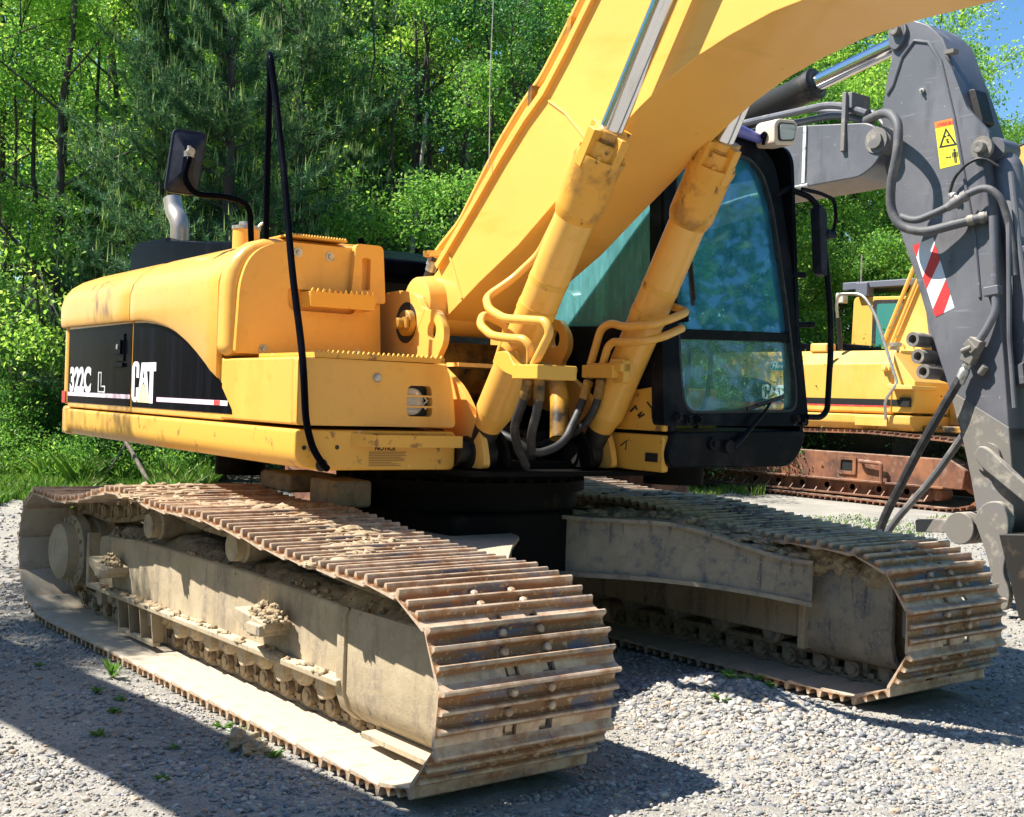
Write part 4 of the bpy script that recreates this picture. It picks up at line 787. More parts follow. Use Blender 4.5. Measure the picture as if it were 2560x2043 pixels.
om = MB().plate(quad(.10, .26, .69, .90), [quad(.13, .23, .705, .885)], YG-.0035, YG); A(om, 'machine_outline', mat('ochre ink', (.6, .5, .04), .5), sk, smooth=0)
t = text('WARNING', 'sticker_word', RED, sk, (.172, YG-.0045, 3.607), .034, .80, bold=.0005)
A(MB().prism([SP(.10, .10), SP(.16, .04), (SP(.22, .10))], YG-.004, YG), 'sticker_triangle', RED, sk, smooth=0)
ch = [(-.023, 2.721), (.153, 2.772), (.354, 2.233), (.197, 2.168)]
def CH(u, v):
    p, q, r, s = [Vector(c) for c in ch]; a = p.lerp(q, u); b = s.lerp(r, u); c = a.lerp(b, v); return (c.x, c.y)
A(MB().prism(ch, YG-.002, YG+.001), 'marker_panel', mat('white reflective sheet', (.80, .79, .80), .35, layers=[((.62, .60, .60), 12, .55, .75)]), sk, smooth=0)
rm = MB()
for pts in ([(0, .0), (.39, .0), (0, .16)], [(1, .09), (1, .33), (0, .61), (0, .45)], [(1, .60), (1, .81), (.43, 1), (0, 1), (0, .89)]):
    rm.prism([CH(*p) for p in pts], YG-.0035, YG)
A(rm, 'red_stripes', mat('red reflective stripe', (.70, .05, .05), .35, layers=[((.80, .35, .33), 40, .66, .72)]), sk, smooth=0)
# rear lug with three sleeves
lg = A(MB().prism(rpoly([(.02, 2.30), (.06, 2.06), (.16, 1.70), (.30, 1.66), (.32, 1.75)], .02), YG+.12, YG+.20), 'lug_plate', GREY, stick, bevel=.008)
for x, z in ((.05, 2.0), (.10, 1.87), (.15, 1.755)):
    ring = MB().lathe((x, YG-.07, z), (0, 1, 0), [(0, .034), (0, .056), (.22, .056), (.22, .034), (0, .0341)], 20); ring.f = ring.f[:-2]
    A(ring, 'sleeve', GREYM, stick)
# hoses and pipes on the near face
H1 = mat('dusty hose', (.10, .10, .105), .6, layers=[((.24, .21, .18), 9, .5, .75)], bump=[(.5, (60, 60, 160), .004)])
hA = [(-.46, YG-.04, 3.742), (-.238, YG-.16, 3.745), (-.108, YG-.22, 3.714), (-.005, YG-.26, 3.611), (.009, YG-.28, 3.40), (-.065, YG-.25, 3.159), (-.079, YG-.22, 2.98), (-.01, YG-.20, 2.848), (.177, YG-.16, 2.785), (.38, YG-.10, 2.835), (.62, YG-.03, 2.885)]
A(MB().tube(fillet(hA, .12, 5), .036, 12), 'hose', H1, stick)
hB = [(-.01, YG-.18, 2.925), (.114, YG-.18, 2.875), (.35, YG-.14, 2.955), (.501, YG-.10, 3.055), (.63, YG-.08, 3.09), (.72, YG-.04, 3.01), (.765, YG+.02, 2.80), (.80, YG+.04, 2.45)]
A(MB().tube(fillet(hB, .1, 5), .028, 12), 'hose', H1, stick)
A(MB().tube(fillet([(.30, YG-.03, 3.09), (.342, YG-.05, 3.19), (.455, YG-.06, 3.285), (.568, YG-.05, 3.318), (.67, YG, 3.24)], .06), .012, 8), 'hose', RUB, stick)
for a, b in (((.35, YG-.14, 2.955), (.50, YG-.10, 3.05)), ((.44, YG-.085, 2.85), (.64, YG-.02, 2.885))):
    a, b = Vector(a), Vector(b); dd = (b-a).normalized(); A(MB().lathe(a, dd, [(0, .03), (.04, .034), (.05, .04), (.09, .04), (.091, .034), (.13, .034), (.131, .042), (.17, .042), (.171, .028)], 12), 'hose_fitting', GREYM, stick)
A(MB().lathe((.29, YG-.01, 3.08), (.6, -.2, -.3), [(0, .02), (.03, .03), (.06, .03), (.065, .018), (.09, .018)], 10), 'hose_fitting', GALV, stick)
A(MB().tube(fillet([(.66, YG-.035, 2.88), (.70, YG-.03, 2.3), (.715, YG-.04, 2.19), (.64, YG-.06, 2.03), (.57, YG-.07, 1.93)], .06), .030, 12), 'oil_pipe', GREY, stick)
A(MB().obox((.62, YG-.03, 2.33), (.74, YG-.03, 2.345), .07, .08, (0, 1, 0)), 'pipe_clamp', GREY, stick, bevel=.01)
A(MB().tube([(.76, YG+.0, 2.88), (.80, YG-.0, 2.0), (.86, YG+.0, 1.5)], .018, 8), 'oil_pipe', GREY, stick)
v = MB().obox((.60, YG-.07, 1.99), (.52, YG-.07, 1.82), .10, .085, (0, 1, 0)); v.obox((.53, YG-.08, 1.97), (.60, YG-.08, 1.90), .06, .10, (0, 1, 0)); v.cyl((.58, YG-.12, 1.93), (.50, YG-.12, 1.90), .02); v.cyl((.65, YG-.04, 1.80), (.60, YG-.04, 1.74), .03)
A(v, 'shutoff_valve', GREYM, stick, bevel=.008)
A(MB().lathe((.527, YG-.07, 1.82), (-.38, -.02, -.85), [(0, .035), (.04, .035), (.041, .028), (.06, .040), (.16, .038), (.165, .030)], 12), 'hose_fitting', GALV, stick)
A(MB().tube(fillet([(.49, YG-.07, 1.74), (.42, YG-.10, 1.60), (.18, YG-.12, 1.18), (-.12, YG-.10, .64), (-.2, YG-.08, .45), (-.1, YG, .08), (.15, YG+.05, .05), (.3, YG+.1, .05)], .12), .034, 10), 'hose', RUB, stick)
A(MB().tube(fillet([(.30, YG+.28, 1.30), (.02, YG+.3, .93), (-.30, YG+.3, .58), (-.42, YG+.3, .40), (-.25, YG+.35, .06), (.1, YG+.4, .05)], .12), .030, 10), 'hose', H1, stick)
A(MB().tube([(-.3+.30*math.cos(t), YG+.1+.25*math.sin(t), .035+.012*(t/6.28)) for t in np.linspace(0, 12.3, 60)], .022, 8), 'hose', RUB, stick)
# bucket cylinder and link on the front of the stick
bc = A(MB().lathe((.60, YG+.22, 3.36), (.30, 0, -1.9), [(0, .06), (.05, .09), (.10, .105), (1.55, .105), (1.56, .12), (1.70, .12), (1.72, .06), (2.1, .06)], 28), 'bucket_cylinder', GREY)
A(MB().lathe((.55, YG+.12, 3.40), (0, 1, 0), [(0, .09), (.22, .09)], 20), 'cylinder_eye', GREY, bc)
A(MB().tube(fillet([(.74, YG+.05, 3.2), (.80, YG+.06, 2.75), (.96, YG+.08, 1.85), (.97, YG+.1, 1.75)], .1), .024, 10), 'oil_pipe', GREY, bc)
A(MB().obox((.74, YG+.04, 2.62), (.98, YG+.14, 2.66), .05, .05), 'pipe_clamp', GREY, bc, bevel=.008)
lk = A(MB().prism(rpoly([(.62, 1.14), (.66, 1.23), (.74, 1.20), (1.10, .92), (1.06, .82), (.70, 1.06)], .05), YG-.12, YG-.06), 'tipping_link', GREYM, bevel=.012)
A(MB().prism(rpoly([(.62, 1.14), (.66, 1.23), (.74, 1.20), (1.10, .92), (1.06, .82), (.70, 1.06)], .05), YG+.44, YG+.50), 'tipping_link', GREYM, bevel=.012)
ea = rpoly([(.62, .70), (.70, .82), (.84, .84), (.90, .70), (.885, .45), (.865, .33), (.93, .19), (.91, .08), (.86, .06), (.79, .14), (.765, .36), (.70, .52)], [.05, .06, .06, .06, .1, .08, .05, .03, .03, .05, .1, .08])
bk = A(MB().prism(ea, YG-.09, YG-.03), 'bucket_ear', GREYM, bevel=.012)
A(MB().prism(ea, YG+.43, YG+.49), 'bucket_ear', GREYM, bevel=.012)
pl = MB()
for k in range(6): pl.lathe((.44+.03*k*0, YG+.02+.06*k, .60), (0, 1, 0), [(0, .12), (.035, .12)], 24)
pl.obox((.05, YG+.2, .58), (.5, YG+.2, .62), .3, .10)
A(pl, 'quick_coupler', GREYM, bevel=.008)
bu = [(.55, .62), (.95, .66), (1.35, .62), (1.62, .42), (1.70, .18), (1.55, .03), (1.2, .02), (.72, .06), (.70, .10), (1.15, .10), (1.45, .14), (1.55, .25), (1.5, .40), (1.3, .54), (.95, .57), (.6, .55)]
bu = [(x+.38, z) for x, z in bu]
A(MB().prism(bu, YG-.25, YG+.75), 'bucket', DARK, bevel=.01)
A(MB().prism([p for p in bu[:8]], YG-.27, YG-.24), 'bucket_side', DARK, bevel=.008)
# boom, its cylinder and the house it comes from
bg_ = rpoly([(-.36, 3.70), (-.20, 3.55), (-.30, 3.36), (-.45, 3.285), (-.9, 3.27), (-1.6, 3.25), (-2.9, 3.05), (-4.2, 2.55), (-5.0, 1.9), (-5.2, 2.05), (-4.6, 2.95), (-3.4, 3.62), (-2.3, 3.80), (-1.4, 3.80), (-.975, 3.775)], [.08, .1, .08, .05, .1, .1, .1, .1, .1, .1, .1, .1, .1, .1, .05])
gb = A(MB().prism(bg_, YG-.12, YG+.42), 'boom', GREY, bevel=.012)
PEEL = mat('flaking white paint', (.66, .65, .62), .6, layers=[((.30, .28, .27), 12, .5, .62)])
A(MB().box(-1.01, -.98, YG-.135, YG-.115, 3.30, 3.77), 'weld_seam', PEEL, gb)
A(MB().tube([(-2.9, YG-.125, 3.06), (-1.6, YG-.125, 3.255), (-.95, YG-.125, 3.28)], .014, 8), 'weld_seam', PEEL, gb)
for dz, off in ((3.95, .0), (3.88, .08)):
    A(MB().tube(fillet([(-3.3, YG+off, 3.72), (-1.9, YG+off, dz-.02), (-.75, YG+off-.08, dz-.05+.02), (-.46, YG-.04+off, dz-.15)], .2), .030, 10), 'oil_pipe', GREY, gb)
A(MB().obox((-.62, YG-.10, 3.98), (-.60, YG-.13, 3.50), .04, .05, (0, 1, 0)).box(-.66, -.56, YG-.1, YG+.14, 3.85, 3.98), 'pipe_clamp', GREYM, gb, bevel=.008)
A(MB().tube([(-1.3, YG+.2, 4.0), (-.5, YG+.1, 3.84), (-.35, YG+.05, 3.70)], .02, 8), 'oil_pipe', GREY, gb)
sc_ = A(MB().lathe((-3.4, YG+.22, 3.74), (3.2, 0, .68), [(0, .10), (.1, .12), (2.06, .12), (2.07, .125), (2.2, .125), (2.205, .135), (2.27, .135), (2.28, .10), (2.29, .09)], 28), 'stick_cylinder', DARK)
A(MB().lathe((-1.22, YG+.22, 4.203), (3.2, 0, .68), [(0, .072), (1.05, .072)], 24), 'rod', CHR, sc_)
for body, txt, m_, x, z, s_, xs, sh in (('E', 'boom_lettering', YTX, -2.33, 3.53, .20, 1.0, .2), ('er c', 'boom_lettering', YTX, -1.80, 3.47, .24, 1.35, .2), ('819.37', 'phone_digits', mat('grey decal', (.13, .14, .16), .5), -1.66, 3.405, .10, 1.3, .1)):
    text(body, txt, m_, gb, (x, YG-.1235, z), s_, xs, bold=.006 if s_ > .2 else .002, shear=sh)
hs_ = A(MB().prism(rpoly([(-8.2, 1.1), (-4.3, 1.1), (-4.2, 1.5), (-4.5, 2.2), (-8.3, 2.2)], .1), YG-.9, YG+1.7), 'house', GREY, bevel=.04)
for yy in (YG-1.0, YG+1.5):
    A(MB().prism(rpoly([(-8.3, .5), (-7.9, .1), (-4.6, .1), (-4.2, .5), (-4.6, .92), (-7.9, .92)], .3), yy, yy+.6), 'track', RUST, bevel=.02)

# ------------------------------------------------------------------ the yellow machine further back
YF = 12.4
FX = empty('excavator', 'distant yellow excavator with rusty tracks and a dark side stripe behind the grey stick', 'excavator', (-7.5, 13.8, 0))
def F(mb, name, m, parent=FX, **k):
    o = mb.build(name, m, parent, **k)
    if parent is FX: o.location = (7.5, -13.8, 0)
    return o
YF1 = mat('sun faded yellow paint', (.74, .42, .08), .45, layers=[((.60, .30, .05), (1.5, 1.5, .4), .52, .75), ((.78, .50, .16), 1.1, .45, .7)], bump=[(.05, 20, .004)])
hb = rpoly([(-12.3, 1.42), (-5.60, 1.42), (-5.57, 1.95), (-5.97, 2.39), (-6.1, 2.42), (-12.3, 2.50)], [.05, .05, .05, .03, .05, .1])
hou = F(MB().prism([(YF+.10, 1.40), (YF, 1.44), (YF, 2.20), (YF+.22, 2.42), (YF+1.15, 2.45), (YF+1.15, 1.40)], -12.2, -5.97, 'yz', ), 'house', YF1, bevel=.02)
F(MB().prism([(-5.972, 1.44), (-5.62, 1.44), (-5.57, 1.62), (-5.57, 1.92), (-5.972, 2.38)], YF+.02, YF+1.1), 'front_box', YF1, hou, bevel=.015)
F(MB().prism(rpoly([(YF-.02, 1.26), (YF+.08, 1.16), (YF+2.8, 1.16), (YF+2.8, 1.40), (YF-.03, 1.40)], .03), -12.3, -5.6, 'yz'), 'frame_rail', YF1, hou, bevel=.02)
F(MB().box(-6.6, -6.0, YF-.05, YF-.028, 1.22, 1.37), 'rail_patch', YF1, hou, bevel=.01)
F(MB().box(-8.0, -5.985, YF-.006, YF+.02, 1.545, 1.645).box(-5.985, -5.62, YF+.012, YF+.03, 1.545, 1.645), 'dark_stripe', INK, hou, smooth=0)
F(MB().box(-12.0, -6.0, YF-.006, YF+.02, 1.525, 1.543), 'red_stripe', RED, hou, smooth=0)
F(MB().prism([(-12.1, 1.547), (-7.95, 1.547), (-8.15, 1.72), (-8.45, 1.90), (-8.8, 1.97), (-12.1, 1.99)], YF-.006, YF+.02), 'black_panel', BLK, hou, smooth=0)
_W = (W0, W1, WB, WT); W0, W1, WB, WT = -8.56, -8.03, 1.60, 1.85
lm = MB(); yy0, yy1 = YF-.010, YF-.004
glyph(lm, Cc, yy0, yy1); glyph(lm, [(.31, .36), (.40, .97), (.60, .97), (.74, .12), (.74, .05), (.51, .50), (.49, .50), (.26, .05), (.26, .12)], yy0, yy1, [[(.465, .62), (.50, .84), (.535, .62), (.50, .56)]]); glyph(lm, T, yy0, yy1)
F(lm, 'lettering', WHT, hou, smooth=0); tm = MB(); glyph(tm, tri, yy0-.001, yy1); F(tm, 'triangle_mark', YTX, hou, smooth=0)
text('330B', 'model_number', WHT, hou, (-10.42, YF-.008, 1.62), .27, .75, bold=.01)
hx = rpoly([(-8.42, 2.16), (-8.36, 2.235), (-7.98, 2.235), (-7.92, 2.16), (-7.98, 2.09), (-8.36, 2.09)], .01)
bdg = F(MB().prism(hx, YF-.006, YF+.02), 'dealer_badge', WHT, hou, smooth=0)
F(MB().prism([(x*.94+-8.17*.06, z*.88+2.162*.12) for x, z in hx], YF-.009, YF), 'badge_field', mat('teal decal', (.03, .22, .24), .4), hou, smooth=0)
text('Hewitt', 'badge_word', WHT, hou, (-8.36, YF-.0105, 2.13), .125, 1.12, bold=.002, shear=.25)
F(MB().box(-7.17, -7.10, YF-.012, YF+.01, 2.16, 2.44), 'strap', DARK, hou)
F(MB().box(-6.14, -5.98, YF-.06, YF+.01, 2.09, 2.15).lathe((-6.06, YF-.06, 2.12), (0, -1, 0), [(0, .05), (.05, .04)], 10), 'latch', YF1, hou, bevel=.01)
F(MB().box(-5.80, -5.62, YF-.04, YF+.02, 1.53, 1.68), 'socket_box', DARK, hou, bevel=.01)
F(MB().prism([(-5.95, 1.88), (-5.50, 1.86), (-5.50, 1.80), (-5.95, 1.80)], YF-.15, YF+.5), 'step', YF1, hou, bevel=.01)
F(MB().tube(fillet([(-7.06, YF+.15, 2.43), (-7.06, YF-.02, 3.16), (-6.97, YF-.08, 3.32), (-6.50, YF-.1, 3.30), (-6.25, YF-.1, 2.98), (-5.80, YF-.12, 1.92), (-5.80, YF-.14, 1.86), (-5.99, YF-.14, 1.62), (-6.0, YF-.08, 1.33)], [.05, .15, .15, .15, .3, .1, .05, .1, .1], 6), .024, 10), 'handrail', GALV, hou)
F(MB().cyl((-7.06, YF+.13, 2.44), (-7.06, YF+.04, 2.95), .04), 'rail_sleeve', DARK, hou)
F(MB().prism(rpoly([(-11.5, 2.44), (-11.4, 2.60), (-7.2, 2.56), (-7.1, 2.42)], .06), YF+.5, YF+2.5), 'engine_cover', BLK, hou, bevel=.02)
F(MB().lathe((-6.35, YF+.6, 2.40), (0, 0, 1), [(0, .10), (.05, .10), (.051, .07), (.10, .07), (.101, .11), (.16, .11), (.17, 0)], 16), 'fuel_filler', GALV, hou)
F(MB().box(-7.7, -7.35, YF+.15, YF+.4, 2.40, 2.55), 'tank_cap', YF1, hou, bevel=.03)
fb = [(-6.75, 2.2), (-6.45, 2.15), (-5.98, 2.75), (-5.4, 3.35), (-4.7, 4.0), (-3.6, 4.8), (-2.0, 5.1), (-2.0, 5.9), (-3.9, 5.75), (-5.1, 5.35), (-5.75, 4.75), (-6.10, 4.1), (-6.55, 3.25), (-6.85, 2.6)]
fbo = F(MB().prism([(a, b) for a, b in fb], YF+1.05, YF+1.95), 'boom', YF1, bevel=.01, smooth=25)
F(MB().tube([(-6.85, YF+1.0, 2.62), (-6.18, YF+1.0, 4.15), (-5.85, YF+1.0, 4.75)], .035, 8), 'oil_pipe', YF1, fbo)
F(MB().tube([(-6.78, YF+1.0, 2.42), (-6.10, YF+1.0, 3.95), (-5.7, YF+1.0, 4.7)], .028, 8), 'oil_pipe', YF1, fbo)
fc = F(MB().lathe((-5.1, YF+.92, 1.30), (.55, 0, 1.6), [(0, .10), (.1, .13), (1.35, .13), (1.36, .15), (1.6, .15), (1.62, .08), (2.3, .08)], 20), 'boom_cylinder', YF1)
F(MB().lathe((-5.1, YF+1.80, 1.30), (.55, 0, 1.6), [(0, .10), (.1, .13), (1.35, .13), (1.36, .15), (1.6, .15), (1.62, .08), (2.3, .08)], 20), 'boom_cylinder', YF1)
F(MB().tube(fillet([(-5.55, YF+.9, 1.95), (-5.35, YF+.8, 2.35), (-5.25, YF+.8, 2.6), (-5.05, YF+.85, 2.9)], .1), .03, 8), 'oil_pipe', YF1, fc)
for k in range(3): F(MB().tube(fillet([(-4.85+.1*k, YF+1.0, 2.1), (-4.8+.1*k, YF+.85, 1.7), (-4.95+.12*k, YF+.9, 1.42), (-5.4, YF+1.0, 1.32)], .15), .028, 8), 'hose', RUB, fc)
F(MB().box(-5.6, -4.3, YF+.3, YF+2.4, 1.16, 1.26), 'front_deck', YELD, bevel=.02)
for y_ in (YF+1.0, YF+1.95): F(MB().box(-5.6, -4.9, y_, y_+.05, 1.26, 2.0), 'boom_bracket', YF1, bevel=.02)
fca = F(MB().prism(rpoly([(-8.1, 1.4), (-6.2, 1.4), (-6.2, 2.4), (-6.45, 3.42), (-8.05, 3.46)], [.02, .02, .05, .1, .1]), YF+1.75, YF+2.8), 'cab', YF1, bevel=.05)
F(MB().prism(rpoly([(-7.55, 2.5), (-6.5, 2.5), (-6.66, 3.30), (-7.55, 3.32)], .06), YF+1.735, YF+1.76), 'cab_window', mat('green cab glass', (.05, .22, .20), .08, coat=.5), fca)
F(MB().prism(rpoly([(-7.64, 2.42), (-6.4, 2.42), (-6.58, 3.37), (-7.64, 3.39)], .06), YF+1.742, YF+1.752), 'window_seal', RUB, fca)
F(MB().box(-8.25, -6.4, YF+1.7, YF+2.7, 3.60, 3.72).box(-7.95, -7.7, YF+1.65, YF+1.85, 3.45, 3.70).box(-8.25, -7.9, YF+1.68, YF+1.8, 3.58, 3.72), 'roof_rack', mat('blue grey steel', (.12, .13, .17), .5), fca, bevel=.02)
F(MB().box(-8.34, -8.16, YF+1.6, YF+1.75, 3.34, 3.54), 'work_lamp', LENS, fca, bevel=.03)
F(MB().tube([(-7.95, YF+1.8, 3.7), (-7.95, YF+1.8, 4.2)], .012, 6), 'antenna', GALV, fca)
# rusty track facing the yard
yt = YF-.25
oc = [(-10.6, .10), (-4.75, .06), (-4.33, .16), (-4.06, .50), (-4.18, .84), (-4.68, 1.03), (-6.2, 1.10), (-7.6, 1.08), (-9.0, 1.02), (-10.6, 1.06), (-11.0, .85), (-11.15, .55), (-11.0, .25)]
def far_track(yt, s):
    fr = F(MB().prism(rpoly([(-10.4, .34), (-4.62, .34), (-4.58, .62), (-4.85, .78), (-10.4, .80)], .04), yt+.13, yt+.45), 'track_frame', RUST, bevel=.02)
    pts, tot = resample(list(reversed(oc)), 66, 0); bel = MB()
    for i in range(len(pts)):
        a, b = pts[i], pts[(i+1) % len(pts)]; d = (b-a).normalized(); n_ = Vector((-d.y, d.x)); c = (a+b)/2
        if n_.dot(c-Vector((-7.7, .55))) < 0: n_ = -n_
        mb = MB(); q = [a+d*.01, b-d*.002, b-d*.002+n_*.02, b-d*.05+n_*.02, b-d*.055+n_*.055, b-d*.075+n_*.055, b-d*.08+n_*.02, a+d*.075+n_*.02, a+d*.07+n_*.055, a+d*.05+n_*.055, a+d*.045+n_*.02, a+d*.01+n_*.02]
        mb.prism([(p.x, p.y) for p in q], yt, yt+.75)
        if a.y > .3 or a.x > -5.4:
            F(mb, 'track_shoe', RUST, fr)
        else: bel.add(mb.v, mb.f)
    o = F(bel, 'track_shoe', RUST, fr); o['kind'] = 'stuff'
    F(MB().box(-10.4, -4.9, yt+.06, yt+.30, .335, .365).box(-9.9, -5.2, yt+.02, yt+.05, .12, .15), 'flange', RUST, fr, bevel=.005)
    g = MB()
    for k in range(21): x = -10.3+k*.255; g.add([(x, yt+.26, .34), (x+.02, yt+.26, .34), (x+.02, yt+.03, .13), (x, yt+.03, .13), (x, yt+.26, .13), (x+.02, yt+.26, .13)], [(0, 1, 2, 3), (0, 3, 4), (1, 5, 2), (0, 4, 5, 1)])
    g.box(-10.3, -5.2, yt+.20, yt+.21, .13, .34); F(g, 'chain_guard', RUST, fr)
    for x in np.arange(-10.1, -5.0, .5): F(MB().lathe((x, yt+.20, .24), (0, 1, 0), [(0, .05), (.02, .10), (.30, .10)], 14), 'track_roller', RUST, fr)
    wn = MB().plate(rr(-6.83, -6.48, .44, .72, .03), [rr(-6.77, -6.54, .49, .67, .03)], yt+.10, yt+.14); F(wn, 'inspection_frame', RUST, fr, bevel=.01)
    F(MB().box(-6.77, -6.54, yt+.126, yt+.129, .49, .67), 'recess_shade', INK, fr)  # black sheet stands for the shaded depth of the opening
    F(MB().tube(fillet([(-6.38, yt+.14, .66), (-6.38, yt+.04, .66), (-5.95, yt+.02, .65), (-5.95, yt+.04, .35)], .05), .03, 8), 'step', RUST, fr)
    F(MB().lathe((-4.50, yt+.28, .54), (0, 1, 0), [(0, .22), (.05, .28), (.2, .28)], 24), 'idler_wheel', RUST, fr)
far_track(yt, 1)
yt2 = YF+2.4
F(MB().prism(oc, yt2, yt2+.75), 'track', RUST, bevel=.02)
F(MB().box(-9.2, -6.2, YF+.4, YF+2.6, .5, 1.16), 'car_body', DARK)

# third machine: only its raised yellow boom shows beyond the grey stick
TX = empty('excavator', 'yellow boom of a third excavator at the right edge, partly hidden by the grey stick', 'excavator', (-8.5, 18.5, 0))
def Tq(mb, name, m, parent=TX, **k):
    o = mb.build(name, m, parent, **k)
    if parent is TX: o.location = (8.5, -18.5, 0)
    return o
tbm = Tq(MB().prism([(-9.4, 2.2), (-8.9, 2.1), (-7.8, 3.4), (-6.7, 4.35), (-5.0, 5.0), (-3.5, 4.7), (-1.2, 3.4), (-1.0, 3.8), (-3.2, 5.6), (-5.0, 6.15), (-7.0, 6.05), (-8.2, 5.2), (-9.3, 3.0)], 18.2, 18.8), 'boom', YF1, bevel=.02)
for dy in (0, .12): Tq(MB().tube(fillet([(-8.5, 18.1+dy, 5.2), (-7.6, 18.1+dy, 6.5), (-6.9, 18.0+dy, 6.7), (-6.2, 18.1+dy, 6.3)], .4, 8), .05, 10), 'hose', RUB, tbm)
Tq(MB().tube([(-8.3, 18.15, 5.3), (-7.0, 18.15, 6.12), (-5.5, 18.15, 6.25)], .04, 8), 'oil_pipe', YF1, tbm)
Tq(MB().prism(rpoly([(-13.5, 1.2), (-8.6, 1.2), (-8.5, 1.9), (-9.0, 2.4), (-13.4, 2.4)], .1), 17.2, 19.9), 'house', YF1, bevel=.05)
for yy in (17.0, 19.4):
    Tq(MB().prism(rpoly([(-13.2, .5), (-12.8, .06), (-8.9, .06), (-8.4, .5), (-8.8, 1.0), (-12.8, 1.0)], .35), yy, yy+.7), 'track', RUST, bevel=.03)
Tq(MB().lathe((-8.3, 18.0, 1.5), (.9, 0, 1.6), [(0, .12), (1.7, .12), (1.71, .07), (2.6, .07)], 16), 'boom_cylinder', YF1)

# the machine parked out of frame on the near side, whose boom shades the gravel
NX = empty('excavator', 'yellow excavator parked out of the picture on the left, shading the gravel', 'excavator', (-7, -5, 0))
def Nq(mb, name, m, parent=NX, **k):
    o = mb.build(name, m, parent, **k)
    if parent is NX: o.location = (7, 5, 0)
    return o
Nq(MB().grid([[(x, y-.26, z-h), (x, y+.26, z-h), (x, y+.26, z+h), (x, y-.26, z+h), (x, y-.26, z-h)] for x, y, z, h in ((-5.6, -4.55, 1.9, .2), (-4.4, -4.45, 2.7, .18), (-3.2, -4.32, 3.2, .16), (-1.5, -4.19, 3.25, .14), (1.3, -3.93, 3.25, .12))]), 'boom', YF1, smooth=25)
Nq(MB().obox((.75, -3.98, 3.75), (1.9, -3.95, .8), .36, .42, (1, 0, 0)), 'stick', YF1, bevel=.02)
Nq(MB().prism([(1.5, .9), (2.1, .95), (2.5, .6), (2.5, .1), (1.7, .02), (1.6, .12), (2.3, .25), (2.2, .6), (1.9, .75), (1.5, .75)], -4.45, -3.45), 'bucket', DARK, bevel=.02)
Nq(MB().prism(rpoly([(-10.6, 1.15), (-5.5, 1.15), (-5.4, 1.7), (-6.0, 2.3), (-10.5, 2.3)], .1), -5.9, -3.2), 'house', YF1, bevel=.05)
for yy in (-6.2, -3.6):
    Nq(MB().prism(rpoly([(-10.2, .5), (-9.8, .05), (-6.0, .05), (-5.6, .5), (-6.0, .95), (-9.8, .95)], .35), yy, yy+.7), 'track', RUST, bevel=.03)
# ------------------------------------------------------------------ ground
FH = np.array([math.cos(YAW), math.sin(YAW)]); RH = np.array([math.sin(YAW), -math.cos(YAW)])
def at(D, u):
    """ground position D metres ahead of the camera, u in [-1, 1] across the view"""
    p = np.array(CAM[:2])+FH*D+RH*(D*u*.4115); return float(p[0]), float(p[1])
def gh(x, y):
    x = np.asarray(x, float); y = np.asarray(y, float)
    h = .010*np.sin(x*1.3+.7*y)*np.sin(y*1.1-.4*x)+.004*np.sin(x*4.1+1.3*y)*np.sin(3.7*y-1.1*x)
    def g(cx, cy, rx, ry, a, k=0):
        dx, dy = x-cx, y-cy; c, s = math.cos(k), math.sin(k); p, q = c*dx+s*dy, -s*dx+c*dy
        return a*np.exp(-(p/rx)**2-(q/ry)**2)
    h = h+g(1.84, .34, .50, .30, .125, -.3)+g(1.50, .30, .35, .25, .07)+g(2.55, -.15, .4, .3, .035)+g(2.0, 2.0, .8, .3, .03)
    h = h+g(-.2, -2.15, 1.8, .16, .015)
    d = (x-CAM[0])*FH[0]+(y-CAM[1])*FH[1]; l = (x-CAM[0])*RH[0]+(y-CAM[1])*RH[1]
    bank = np.clip((d-17.5)/7, 0, 1)*np.clip((.28*d*.4115-l)/2.5, 0, 1); h = h+.55*bank*bank*(3-2*bank)
    under = np.exp(-np.clip((np.abs(np.abs(y)-YC)-.42)/.10, 0, 9)**2)*((x > -2.4) & (x < 2.3))
    return h*(1-.95*under)-.004*under
s = np.sinh(np.linspace(-1, 1, 420)*5.2); s = s/s[-1]
gxs = 1.2+s*420; gys = -.5+s*420
gxs = np.sort(np.unique(np.concatenate([gxs, np.arange(-4, 6, .045)]))); gys = np.sort(np.unique(np.concatenate([gys, np.arange(-4.5, 4, .045)])))
XX, YY = np.meshgrid(gxs, gys); ZZ = gh(XX, YY)
near = (np.abs(XX-1) < 6) & (np.abs(YY) < 6); ZZ = ZZ+np.where(near, RNG.normal(0, .0035, XX.shape), 0)
def np_mesh(name, V, F, m, smooth=True, uv=None):
    me = bpy.data.meshes.new(name); nv, (nf, k) = len(V), F.shape
    me.vertices.add(nv); me.vertices.foreach_set('co', np.ascontiguousarray(V, np.float32).ravel())
    me.loops.add(nf*k); me.loops.foreach_set('vertex_index', np.ascontiguousarray(F, np.int32).ravel())
    me.polygons.add(nf); me.polygons.foreach_set('loop_start', np.arange(0, nf*k, k, dtype=np.int32))
    me.polygons.foreach_set('use_smooth', np.full(nf, smooth)); me.update(calc_edges=True); me.validate(); me.materials.append(m); return me
def np_obj(name, V, F, m, parent=None, kind=None, smooth=True):
    o = bpy.data.objects.new(name, np_mesh(name, V, F, m, smooth)); COL.objects.link(o)
    if parent: o.parent = parent
    if kind: o['kind'] = kind
    return o
ny, nx = XX.shape; idx = np.arange(ny*nx).reshape(ny, nx)
GF = np.stack([idx[:-1, :-1], idx[:-1, 1:], idx[1:, 1:], idx[1:, :-1]], -1).reshape(-1, 4)
